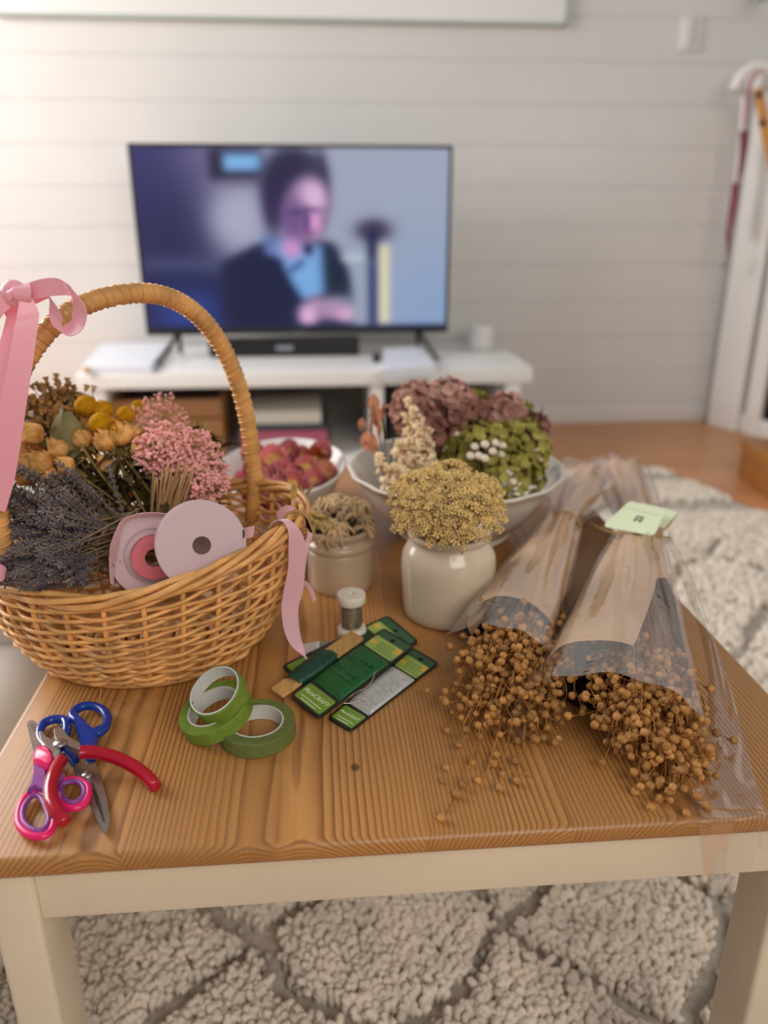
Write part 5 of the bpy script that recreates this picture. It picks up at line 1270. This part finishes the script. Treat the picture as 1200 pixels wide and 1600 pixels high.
# wooden stick wound with green wire
LLs, LRs, URs, ULs = [T(px, py, .0075) for px, py in ((423,1079),(442,1091),(569,1000),(549,988))]
def QK(u, v, h): return (LLs*(1-u)+LRs*u)*(1-v)+(ULs*(1-u)+URs*u)*v+Vec((0,0,h))
t = thing('wire_paddle', QK(.5,.5,0), 'flat wooden stick wound with dark green wire left of the cards', 'wire paddle')
m_stick = wood_mat('stick_wood', (214,172,104), (186,140,76), plank=0.03, ring=0.002, rough=0.6)
mb = MB(); mb.poly(rrect(QK, 0, 1, 0, 1, .12, .02), (0,0,1), 0.0022, bev=0.0003); mb.build('stick', m_stick, t, smooth=30)
mb = MB()
def fnk(u, v):
    a = 2*PI*u; k = 0.75+0.3*math.sin(PI*v)**0.5+0.03*math.sin(120*v); return QK(.5+.60*k*math.cos(a), .17+.47*v+0.02*math.cos(a), 0.0011+0.0058*k*math.sin(a))
mb.surf(fnk, 20, 140, True); mb.build('wire_winding', m_tw, t)
# price slip and grey tag
P4 = [T(px, py, .0004) for px, py in ((470,1008),(499,1003),(499,1021),(474,1026))]
t = thing('paper_slip', P4[0], 'small white paper slip with grey print under the ribbon tail', 'paper slip')
mb = MB(); mb.poly(P4, (0,0,1), 0.0008); mb.build('slip', m_paper, t, smooth=False)
for k in range(5):
    a_, b_ = T(474, 1008+3*k, .0013), T(495, 1005+3*k, .0013); mb = MB(); mb.poly([a_, b_, b_+Vec((0,.0009,0)), a_+Vec((0,.0009,0))], (0,0,1), 0.0001); mb.build('print_line', m_print, t, smooth=False)
P4 = [T(px, py, .0003) for px, py in ((500,1004),(528,1003),(524,1018),(500,1020))]
mb = MB(); mb.poly(P4, (0,0,1), 0.0012, bev=0.0002); tag(mb.build('grey_tag', mat('grey_tag_card', (140,140,134), 0.5, var=0.06, vscale=40), smooth=False), 'plain grey tag between the white slip and the wire spool', 'tag')

# ================================================================ scissors and cutters
m_steel = mat('brushed_steel', (176,172,168), 0.28, 0.5, metal=0.9, var=0.10, vscale=60)
m_blue = mat('blue_handle', (10,56,150), 0.25, 0.5, coat=0.3)
m_hot = mat('hot_pink_handle', (240,28,110), 0.3, 0.5, coat=0.2)
m_purp = mat('purple_grip', (142,68,150), 0.4)
m_red = mat('red_grip', (176,8,38), 0.22, 0.5, coat=0.4)
UPZ = (0,0,1)
def flat(pts, h, th, name, m, par, bev=0.0006, sm=30):
    mb = MB(); mb.poly([T(px, py, h) for px, py in pts], UPZ, th, bev=bev); return mb.build(name, m, par, smooth=sm)
def loop(pts, h, r, name, m, par, closed=True, flatk=1.0, mbx=None):
    P = smooth_path([T(p[0], p[1], p[2] if len(p) > 2 else h) for p in pts], 6, closed); mb = mbx or MB(); mb.tube(P, r, n=12, closed=closed, flat=flatk, up=(0,0,1) if flatk != 1.0 else None)
    return mb if mbx is not None else mb.build(name, m, par)
# blue pair
t = thing('blue_scissors', T(130,1195), 'blue handled scissors lying lowest in the pile of tools, blades toward the table edge', 'scissors')
flat([(112,1196),(120,1194),(150,1262),(164,1292),(166,1303),(158,1297),(140,1258),(128,1230)], .0012, .0014, 'blade', m_steel, t)
flat([(115,1196),(132,1191),(149,1193),(160,1220),(169,1255),(173,1285),(168,1304),(163,1303),(152,1284),(136,1244)], .0030, .0014, 'blade', m_steel, t)
flat([(141,1222),(147,1226),(158,1258),(164,1286),(160,1284),(150,1256)], .0044, .0003, 'fuller', mat('dark_steel', (96,90,86), 0.35, metal=0.85), t, bev=0)
mb = MB(); mb.lathe([(0,0),(0.0042,0),(0.0042,0.0012),(0.0032,0.0020),(0,0.0022)], T(136,1212,.0044), 24); mb.build('pivot_screw', m_steel, t)
mb = loop([(113,1120),(118,1110),(131,1103.5),(148,1104),(162,1111),(168,1123),(164,1137),(153,1146),(141,1146),(132,1139),(124,1129)], .0055, .0037, '', m_blue, t, mbx=MB())
mb.poly([T(px, py, .0022) for px, py in ((130,1134),(150,1148),(162,1142),(155,1155),(151,1172),(150,1190),(136,1193),(128,1178),(124,1160),(118,1138),(112,1120),(121,1123))], UPZ, .0068, bev=.0018); mb.build('handle', m_blue, t, smooth=50)
mb = loop([(62,1142),(68,1131),(80,1125),(92,1124),(102,1127),(104,1140),(101,1153),(96,1166),(84,1172),(70,1166),(62,1155)], .0050, .0036, '', m_blue, t, mbx=MB())
mb.poly([T(px, py, .0018) for px, py in ((97,1150),(106,1126),(109,1140),(108,1160),(114,1178),(124,1192),(116,1202),(106,1190),(98,1172))], UPZ, .0056, bev=.0015); mb.build('handle', m_blue, t, smooth=50)
# pink pair
t = thing('pink_scissors', T(70,1220), 'pink and purple handled scissors, blunt blades pointing to the basket', 'scissors')
flat([(42,1134),(45,1128),(52,1127),(57,1131),(66,1155),(77,1180),(60,1186),(54,1184)], .0066, .0015, 'blade', m_steel, t)
flat([(57,1140),(64,1146),(84,1182),(74,1186)], .0050, .0014, 'blade', m_steel, t)
for k in range(3): flat([(47+3*k*0.6,1133+4*k),(53+3*k*0.6,1132+4*k),(53.5+3*k*0.6,1133.3+4*k),(47.5+3*k*0.6,1134.3+4*k)], .0081, .0001, 'engraved_mark', mat('engraving', (70,66,64), 0.5), t, bev=0)
mb = MB(); mb.poly([T(px, py, .0076) for px, py in ((53,1190),(56,1180),(64,1174),(74,1174),(81,1180),(88,1192),(86,1202),(80,1210),(72,1208),(60,1201),(53,1198))], UPZ, .0075, bev=.0028)
loop([(30,1265),(40,1246),(54,1238),(66,1242),(76,1258),(83,1278),(82,1294),(72,1305),(56,1307),(40,1301),(29,1286)], .0046, .0026, '', m_hot, t, mbx=mb)
mb.build('handle', m_hot, t, smooth=50)
mb = loop([(36,1264),(45,1249),(55,1243),(64,1247),(71,1261),(76,1278),(74,1288),(67,1296),(56,1298),(44,1292),(36,1281)], .0060, .0019, '', m_purp, t, mbx=MB())
mb.poly([T(px, py, .0040) for px, py in ((55,1201),(66,1207),(74,1212),(76,1232),(78,1250),(68,1246),(56,1240),(44,1246),(50,1232),(54,1216))], UPZ, .0066, bev=.0016); mb.build('grip', m_purp, t, smooth=50)
mb = loop([(90,1226),(100,1220),(114,1218),(127,1221),(137,1230),(137,1246),(129,1258),(115,1263),(101,1260),(92,1248)], .0080, .0026, '', m_hot, t, mbx=MB()); mb.build('handle', m_hot, t, smooth=50)
mb = loop([(95,1228),(103,1223),(114,1221),(124,1223),(131,1231),(131,1242),(124,1250),(114,1254),(104,1252),(97,1243)], .0094, .0019, '', m_purp, t, mbx=MB())
mb.poly([T(px, py, .0078) for px, py in ((80,1206),(88,1200),(96,1212),(104,1219),(94,1228),(86,1240),(82,1226))], UPZ, .0056, bev=.0015); mb.build('grip', m_purp, t, smooth=50)
# red cutters
t = thing('wire_cutters', T(98,1170,.012), 'red handled wire cutters lying open across both scissors', 'wire cutters')
flat([(85,1146),(92,1142),(101,1147),(105,1153),(112,1160),(128,1170),(127,1182),(112,1174),(101,1168),(90,1168),(86,1158)], .0150, .0050, 'jaw', m_steel, t, bev=.0012)
flat([(62,1150),(66,1149),(72,1157),(84,1163),(95,1170),(97,1184),(95,1196),(86,1194),(82,1180),(74,1173),(65,1163)], .0120, .0048, 'jaw', m_steel, t, bev=.0012)
mb = MB(); mb.lathe([(0,0),(0.0050,0),(0.0050,0.0010),(0.0040,0.0017),(0,0.0019)], T(94,1162,.0198), 24); mb.build('rivet', m_steel, t)
mb = MB(); mb.tube(smooth_path([T(125,1176,.0175),(T(140,1175,.0170)),T(160,1178,.0155),T(184,1185,.0130),T(208,1197,.0100),T(227,1211,.0072),T(240,1225,.0052),T(244,1230,.0050)], 16), lambda s: 0.0048 if s < 0.9 else 0.0048*math.sqrt(max(0.02, 1-((s-0.9)/0.1)**2)), n=14); mb.build('handle', m_red, t)
mb = MB(); mb.tube(smooth_path([T(96,1188,.0150),T(89,1200,.0170),T(82,1216,.0180),T(78,1234,.0175),T(80,1252,.0165),T(88,1268,.0150),T(98,1279,.0130),T(105,1286,.0120)], 16), lambda s: 0.0046 if s < 0.9 else 0.0046*math.sqrt(max(0.02, 1-((s-0.9)/0.1)**2)), n=14); mb.build('handle', m_red, t)

# ================================================================ flax bundles in paper and film
m_pod = mat('flax_pod', (174,124,66), 0.5, 0.4, var=0.20, vscale=200, objvar=0.32)
m_flax = mat('flax_stalk', (170,118,62), 0.7, 0.2, objvar=0.2)
def pod_mesh(k):
    rr = random.Random(900+k); mb = MB(); R = 0.0032
    prof = [(0,-1.0),(0.30,-0.95),(0.72,-0.66),(0.98,-0.12),(0.94,0.34),(0.66,0.72),(0.30,0.92),(0.10,1.10),(0.0,1.28)]
    mb.lathe([(r*R, z*R) for r, z in prof], (0,0,0), 15, rim=lambda a, z: 1-0.035*abs(math.cos(2.5*a))**6)
    mb.tube([(0,0,-R*0.9),(0,0,-R*1.7)], 0.0005, n=4)
    for i in range(5):
        a = 2*PI*i/5; leaf_strip(mb, Vec((0,0,-R*0.98)), (math.cos(a),math.sin(a),0.2), R*0.6, R*0.22, rr, -0.5)
    return mb.mesh('flax_pod', m_pod)
PODS = [pod_mesh(k) for k in range(3)]
fz = random.Random(61)
def flax_stem(root, end, npod, spread, label, group, ground=TZ+0.0042):
    o = thing('flax_sprig', root, label, 'flax', group)
    d = end-root; mid = root+d*0.55+Vec((fz.uniform(-.006,.006), 0, 0.012+fz.uniform(-.004,.008)))
    if mid.z < ground+.002: mid.z = ground+.002
    P = bez(root, mid, end, 12); ms = MB(); ms.tube(P, 0.00055, n=4)
    tips = []
    for i in range(npod):
        s = 1.0 if i == 0 else fz.uniform(.62, .97); b0 = P[min(11, int(s*11))]
        off = Vec((fz.gauss(0,1), fz.gauss(0,1), fz.gauss(0.2,.7)))*spread
        e = b0+d.normalized()*fz.uniform(.004,.016)+off*0.9
        e.z = max(ground, e.z)
        m_ = (b0+e)/2+d.normalized()*0.004; ms.tube(bez(b0, m_, e, 6), 0.00042, n=3, cap=False); tips.append((e, (e-m_).normalized()))
    ms.build('stalk', m_flax, o)
    for e, dr in tips:
        c = bpy.data.objects.new('pod', PODS[fz.randint(0,2)]); COL.objects.link(c); c.parent = o
        sc = fz.uniform(.80,1.10); q = dr.to_track_quat('Z','Y')
        c.matrix_local = Mat.Translation(e-o.location) @ q.to_matrix().to_4x4() @ Mat.Rotation(fz.uniform(0,6),4,'Z') @ Mat.Scale(sc,4)
class Cone:
    def __init__(s, tie, opn, tr, rx, rz, ph):
        s.tie, s.opn, s.tr, s.rx, s.rz, s.ph = tie, opn, tr, rx, rz, ph
        ax = (opn-tie); s.L = ax.length; s.side = Vec((ax.y, -ax.x, 0)).normalized(); s.side = -s.side if s.side.x < 0 else s.side
    def pt(s, k, th, grow=1.0, wr=1.0):
        """k 0 at the tie, 1 at the paper edge; th 0 right, 90 up, 180 left"""
        c = s.tie+(s.opn-s.tie)*k; kk = max(0.0, k)
        rx = (s.tr+(s.rx-s.tr)*(kk**0.85))*grow; rz = (s.tr+(s.rz-s.tr)*min(1.25, kk)**0.7)*grow
        w = wr*(0.0014+0.0022*max(0, 1-abs(k)*1.2))*math.sin(9*th+s.ph+3*k)+wr*0.0016*noise.noise(Vec((math.cos(th)*3+s.ph, math.sin(th)*3, k*5)))
        p = c+s.side*((rx+w)*math.cos(th))+Vec((0,0,(rz+w)*math.sin(th)))
        if p.z < TZ+0.0012: p.z = TZ+0.0012+0.0006*grow
        return p
tieL, opnL = at_z(876, 826, TZ+0.030), at_z(797, 984, TZ+0.032)
tieR, opnR = at_z(1000, 836, TZ+0.036), at_z(944, 1032, TZ+0.034)
rxL = (at_y(860,966,opnL.y).x-at_y(736,966,opnL.y).x)/2; rxR = (at_y(1078,1040,opnR.y).x-at_y(866,1000,opnR.y).x)/2
CL = Cone(tieL, opnL, 0.020, rxL*1.10, 0.033, 0.5); CRr = Cone(tieR, opnR, 0.020, rxR*0.98, 0.036, 2.1)
CRr.opn = at_z(962, 1066, TZ+0.034)
def deg(x): return math.radians(x)
def sheet(fn, nu, nv, name, m, par, lab=None):
    mb = MB(); mb.surf(fn, nu, nv); o = mb.build(name, m, par)
    if lab: o['label'] = lab
    return o
# --- left bundle wrap
t = tL = thing('flax_wrap', Vec((opnL.x, opnL.y, TZ)), 'kraft paper and clear film sleeve of the left flax bundle beside the jar', 'flower sleeve')
sheet(lambda u, v: CL.pt(v*(1.0+0.0*u), deg(205-235*u), 1.0, 0.35), 60, 30, 'kraft_paper', m_kraft, t)
sheet(lambda u, v: CL.pt(0.35+0.66*v, deg(185+170*u), 1.02, 0.3), 40, 16, 'shade_liner', m_liner, t, 'dark sheet standing in for the shade under the pods')
sheet(lambda u, v: CL.pt(-0.0+1.22*v+0.05*math.sin(5*u)*v, deg(215-250*u), 1.08, 1.1), 80, 36, 'film', m_film, t)
# --- right bundle wrap
t = tR = thing('flax_wrap', Vec((opnR.x, opnR.y, TZ)), 'kraft paper and clear film sleeve of the right flax bundle with the pale tag', 'flower sleeve')
def edgeR(k): return 20 if k < .40 else 20+min(1.0, (k-.40)/.12)*38+max(0, (k-.52)/.48)*22
def edgeR2(k): return 40 if k < .42 else 40-(k-.42)/.40*95
sheet(lambda u, v: CRr.pt(v, deg(edgeR(v)+(205-edgeR(v))*u), 1.0, 0.35), 60, 40, 'kraft_paper', m_kraft, t)
sheet(lambda u, v: CRr.pt(v*0.86, deg(edgeR2(v*0.86)*u+min(-60, edgeR2(v*0.86)-4)*(1-u)), 0.985, 0.35), 26, 26, 'kraft_flap', m_kraft, t)
sheet(lambda u, v: CRr.pt(0.13+0.30*v, deg(58+40*u*(1-v)+8*v), 1.015, 0.6), 10, 10, 'ochre_patch', m_kraft2, t, 'small ochre paper triangle')
sheet(lambda u, v: CRr.pt(0.35+0.64*v, deg(185+190*u), 1.015, 0.3), 40, 16, 'shade_liner', m_liner, t, 'dark sheet standing in for the shade under the pods')
sheet(lambda u, v: CRr.pt(0.0+1.20*v+0.06*v*math.cos(3*u+0.6), deg(212-262*u), 1.08, 1.1), 90, 40, 'film', m_film, t)
# film flap spreading to the right front corner and hanging over the edge
def flapz(p):
    q = UNRM(p); over = FY+0.004-q.y; z = TZ+0.0016+0.003*abs(noise.noise(Vec((p.x*40, p.y*40, 2))))
    return z, over, q
rowsL = [(1040,846,.040),(1062,900,.036),(1085,960,.030),(1100,1020,.022),(1106,1090,.012),(1098,1150,.004),(1085,1210,.002),(1080,1262,.002)]
rowsR = [(1046,842,.042),(1078,900,.044),(1104,962,.040),(1126,1030,.030),(1148,1100,.018),(1164,1160,.010),(1180,1220,.006),(1196,1266,.003)]
PLs = smooth_path([T(*r) for r in rowsL], 5); PRs = smooth_path([T(*r) for r in rowsR], 5); nfl = len(PLs)
def flap(u, v):
    x = v*(nfl-1); i = min(nfl-2, int(x)); a = PLs[i].lerp(PLs[i+1], x-i); b = PRs[i].lerp(PRs[i+1], x-i)
    p = a.lerp(b, u); p.z += 0.010*math.sin(PI*u)*(1-v)**1.5+0.0025*noise.noise(Vec((u*5, v*9, 1)))+0.004*max(0, noise.noise(Vec((u*4+3, v*7, 5))))
    p.z = max(p.z, TZ+0.0010); return p
sheet(flap, 18, 50, 'film_flap', m_film, t)
e0 = PLs[-1]; e1 = PRs[-1]
def hang(u, v):
    p = e0.lerp(e1, u); fr = RM(UNRM(p).x, FY, 0); dd = (fr-p); dd.z = 0
    drop = 0.058*(0.25+0.75*math.sin(PI*min(1, u*1.15))**0.7) if u < .9 else 0.058*0.4
    if v < .35: q = p+dd*(v/.35)*1.15; q.z = TZ+0.0014+0.001*math.sin(9*u); return q
    s = (v-.35)/.65; q = p+dd*1.15; q.z = TZ+0.0012-drop*s; q -= RM(0, 0.006*s+0.004*abs(math.sin(7*u))*s, 0); return q
sheet(hang, 22, 16, 'film_flap', m_film, t)
# tails of the sleeves behind the ties
def tail(C, par, pts, tag_m, grow, wr, name):
    def fn(u, v):
        i = v*(len(pts)-1); a = min(len(pts)-2, int(i)); f = i-a
        px, py, h, rx, rz = [pts[a][k]*(1-f)+pts[a+1][k]*f for k in range(5)]
        c = at_z(px, py, TZ+h); th = 2*PI*u
        w = wr*(math.sin(7*th+v*4+C.ph)*0.004+0.006*noise.noise(Vec((math.cos(th)*2+C.ph, math.sin(th)*2, v*4))))*min(1, v*2)
        p = c+C.side*((rx*grow+w)*math.cos(th))+Vec((0,0,(rz*grow+w)*math.sin(th))); p.z = max(p.z, TZ+0.0015); return p
    mb = MB(); mb.surf(fn, 48, 22, True); return mb.build(name, tag_m, par)
tl_pts = [(876,826,.030,.020,.018),(884,806,.032,.024,.020),(900,780,.032,.042,.024),(915,752,.030,.052,.022),(922,733,.028,.054,.018)]
tr_pts = [(1000,836,.036,.020,.018),(1000,815,.038,.023,.019),(990,785,.036,.026,.020),(978,755,.034,.030,.020),(972,733,.032,.032,.018)]
m_film2 = film_mat('hazy_cellophane', 0.07, (206,188,182))
tail(CL, tL, tl_pts, m_film2, 1.0, 1.3, 'film_tail'); tail(CRr, tR, tr_pts, m_kraft, 0.86, 0.5, 'paper_tail'); tail(CRr, tR, tr_pts, m_film2, 1.12, 1.2, 'film_tail'); tail(CL, tL, [(p[0]+2, p[1]+2, p[2], p[3]*0.5, p[4]*0.7) for p in tl_pts], m_kraft, 0.9, 0.5, 'paper_tail')
# twine
for C, par, cpx in ((CL, tL, (878,822)), (CRr, tR, (1001,833))):
    mb = MB()
    for k in range(2):
        c = C.tie+(C.tie-C.opn).normalized()*(0.003*k-0.001)
        mb.tube([c+C.side*(0.0235*math.cos(a))+Vec((0,0,0.0225*math.sin(a)+0.002*math.sin(2*a+k))) for a in np.linspace(0, 2*PI, 30, endpoint=False)], 0.0014, n=6, closed=True)
    if par is tR:
        mb.tube(smooth_path([at_z(940,822,TZ+.050), at_z(965,824,TZ+.058), at_z(990,830,TZ+.061), at_z(1015,836,TZ+.058), at_z(1040,826,TZ+.050), at_z(1058,800,TZ+.046)], 6), 0.0013, n=6)
        mb.tube(smooth_path([at_z(920,816,TZ+.046), at_z(950,830,TZ+.056), at_z(985,834,TZ+.060), at_z(1046,840,TZ+.050)], 6), 0.0011, n=6)
    mb.build('twine', m_twine, par)
# folded pale tag
t = thing('price_tag', at_z(995,830,TZ+.063), 'pale green folded tag with a small dark stamp tied to the right flax bundle', 'tag')
m_tag = mat('pale_green_card', (226,236,200), 0.6, bump=0.05)
yT = tieR.y
def tq(px, py, h): return at_z(px, py, TZ+h)
cor = [tq(941,823,.063), tq(1022,838,.063), tq(1040,798,.074), tq(984,783,.077)]
def QT(u, v, h): return (cor[0]*(1-u)+cor[1]*u)*(1-v)+(cor[3]*(1-u)+cor[2]*u)*v+Vec((0,0,h))
mb = MB(); mb.poly(rrect(QT, 0, 1, 0, 1, .10, .14, 5), (cor[1]-cor[0]).cross(cor[3]-cor[0]), 0.0007); mb.build('front_leaf', m_tag, t, smooth=False)
cor2 = [tq(960,822,.060), tq(1040,824,.060), tq(1060,800,.066), tq(1000,786,.066)]
def QT2(u, v, h): return (cor2[0]*(1-u)+cor2[1]*u)*(1-v)+(cor2[3]*(1-u)+cor2[2]*u)*v
mb = MB(); mb.poly(rrect(QT2, 0, 1, 0, 1, .08, .10, 4), (cor2[1]-cor2[0]).cross(cor2[3]-cor2[0]), 0.0007); mb.build('back_leaf', m_tag, t, smooth=False)
m_stamp = mat('grey_stamp', (104,112,100), 0.7)
nT = (cor[1]-cor[0]).cross(cor[3]-cor[0]).normalized()
for (u0,u1,v0,v1) in ((.44,.62,.52,.57),(.45,.50,.36,.50),(.565,.615,.36,.50),(.51,.555,.42,.46)):
    mb = MB(); mb.poly([p+nT*.0008 for p in rrect(QT, u0, u1, v0, v1, .01, .01, 1)], nT, 0.0001); mb.build('stamp_mark', m_stamp, t, smooth=False)
mb = MB(); mb.poly([p+nT*.0008 for p in rrect(QT, .04, .96, .745, .76, .005, .004, 1)], nT, 0.0001); mb.build('fold_line', mat('fold_shade', (196,206,170), 0.7), t, smooth=False)

# --- pods
def inside(C, k, sx, sz):
    p = C.tie+(C.opn-C.tie)*k; return p+C.side*(sx*C.rx*k)+Vec((0,0,sz*C.rz*k))
def fan(C, n, tgt, label, group):
    for i in range(n):
        px, py, h = tgt(i); e = at_z(px, py, TZ+h)
        lat = (e-C.opn).dot(C.side)/C.rx
        r = inside(C, fz.uniform(.40,.62), max(-.7, min(.7, lat*0.7)), fz.uniform(-.45,.35))
        flax_stem(r, e, fz.choice((4,5,5,6)), fz.uniform(.006,.012), label, group)
def tgtL(i):
    v = fz.random()**0.85; u = max(-1, min(1, fz.gauss(0, .52)))
    py = 1006+146*v; half = 66+36*math.sin(PI*min(1, v+.1))
    return 796+half*u, py+fz.uniform(-8,8), max(.004, (.050*(1-0.5*abs(u)))*(1-v)**0.7+fz.uniform(-.004,.006))
def tgtR(i):
    v = fz.random()**0.85; u = max(-1, min(1, fz.gauss(0, .54)))
    py = 1058+174*v; half = 80+44*v if v < .5 else 102-(v-.5)*140
    return 990+52*v+half*u, py+fz.uniform(-8,8)+u*12, max(.004, (.050*(1-0.5*abs(u)))*(1-v)**0.7+fz.uniform(-.004,.006))
fan(CL, 96, tgtL, 'flax stem with round tan pods spilling from the left sleeve', 'flax stems of the left bundle')
fan(CRr, 120, tgtR, 'flax stem with round tan pods spilling from the right sleeve', 'flax stems of the right bundle')
for i, (px, py, h) in enumerate([(712,1185,.004),(728,1215,.004),(745,1180,.004),(705,1130,.004),(700,1080,.012),(690,1062,.012),(785,1205,.004),(818,1170,.004),(760,1210,.004)]):
    e = at_z(px, py, TZ+h); flax_stem(inside(CL, .6, -.3+.1*i, -.3), e, 3, .005, 'stray flax stem reaching out on the table in front of the left bundle', 'stray flax stems of the left bundle')
for i, (px, py, h) in enumerate([(1050,1240,.004),(1072,1205,.004),(1030,1225,.004),(1085,1170,.006),(1095,1185,.004),(1010,1210,.004)]):
    e = at_z(px, py, TZ+h); flax_stem(inside(CRr, .7, 0+.1*i, -.3), e, 3, .005, 'stray flax stem reaching toward the table edge before the right bundle', 'stray flax stems of the right bundle')
# fallen pods
for i, (px, py, lab) in enumerate([(714,1241,'single fallen flax pod on the table below the left bundle, second from the edge'), (690,1278,'fallen flax pod nearest the front edge of the table'), (691,1218,'small dark fallen seed pod left of the stray flax'), (781,1231,'fallen pale flax pod right of the stray stems'), (808,1220,'fallen brown flax pod in front of the left bundle'), (992,1237,'pale fallen flax pod left of the right bundle end'), (1104,1197,'fallen flax pod to the right of the right bundle')]):
    p = T(px, py, .0034); s = 0.65 if i == 2 else 1.0
    o = bpy.data.objects.new('fallen_pod', PODS[i % 3]); COL.objects.link(o); o.matrix_world = Mat.Translation(p-Vec((0,0,.0034*(1-s)))) @ Mat.Rotation(1.1+i, 4, (0.6,0.5,0.4)) @ Mat.Scale(s, 4)
    tag(o, lab, 'flax pod', 'fallen flax pods')
# dry stalk pieces
for i, (a, b_, lab) in enumerate((((754,1196),(790,1204),'thin broken flax stalk lying crosswise in front of the left bundle'), ((800,1209),(832,1214),'short broken flax stalk at the end of the crosswise one'), ((712,1246),(698,1270),'curved flax stalk lying between two fallen pods'))):
    mb = MB(); p, q = T(*a, .001), T(*b_, .001); mb.tube(bez(p, (p+q)/2+Vec((.002,.002,.001)), q, 6), 0.0005, n=5); tag(mb.build('stalk_piece', m_flax), lab, 'dried stalk')

# ================================================================ light and camera
w = bpy.data.worlds.new('daylight'); scene.world = w; w.use_nodes = True
bg = w.node_tree.nodes['Background']; bg.inputs['Color'].default_value = lin((228,231,236)); bg.inputs['Strength'].default_value = 0.29
def area(name, loc, to, sx, sy, power, col):
    l = bpy.data.lights.new(name, 'AREA'); l.shape = 'RECTANGLE'; l.size = sx; l.size_y = sy; l.energy = power; l.color = lin(col)[:3]
    o = bpy.data.objects.new(name, l); COL.objects.link(o); o.location = loc; o.rotation_euler = (Vec(to)-Vec(loc)).to_track_quat('-Z', 'Y').to_euler(); return o
area('window_light', (-2.2, 1.7, 1.65), (0.2, 1.2, 0.5), 1.6, 1.4, 76, (255,250,246))
area('rear_fill_light', (0.9, -1.5, 2.0), (0.1, 0.9, 0.4), 1.6, 1.2, 35, (255,246,234))  # fill lamp added behind the camera to brighten surfaces facing it
cam = bpy.data.cameras.new('camera'); co = bpy.data.objects.new('camera', cam); COL.objects.link(co)
co.location = (0, 0, CH); co.rotation_euler = (PI/2-PITCH, 0, 0)
cam.sensor_fit = 'AUTO'; cam.sensor_width = 36.0; cam.lens = FPX/1600*36; cam.clip_start = 0.02; cam.clip_end = 60
cam.dof.use_dof = True; cam.dof.focus_distance = 0.60; cam.dof.aperture_fstop = cam.lens/8.0
scene.camera = co
vs = scene.view_settings; vs.view_transform = 'Standard'; vs.look = 'None'; vs.gamma = 1.0; vs.use_curve_mapping = False; vs.exposure = 0.05
scene.cycles.transparent_max_bounces = 24
bpy.context.view_layer.update()
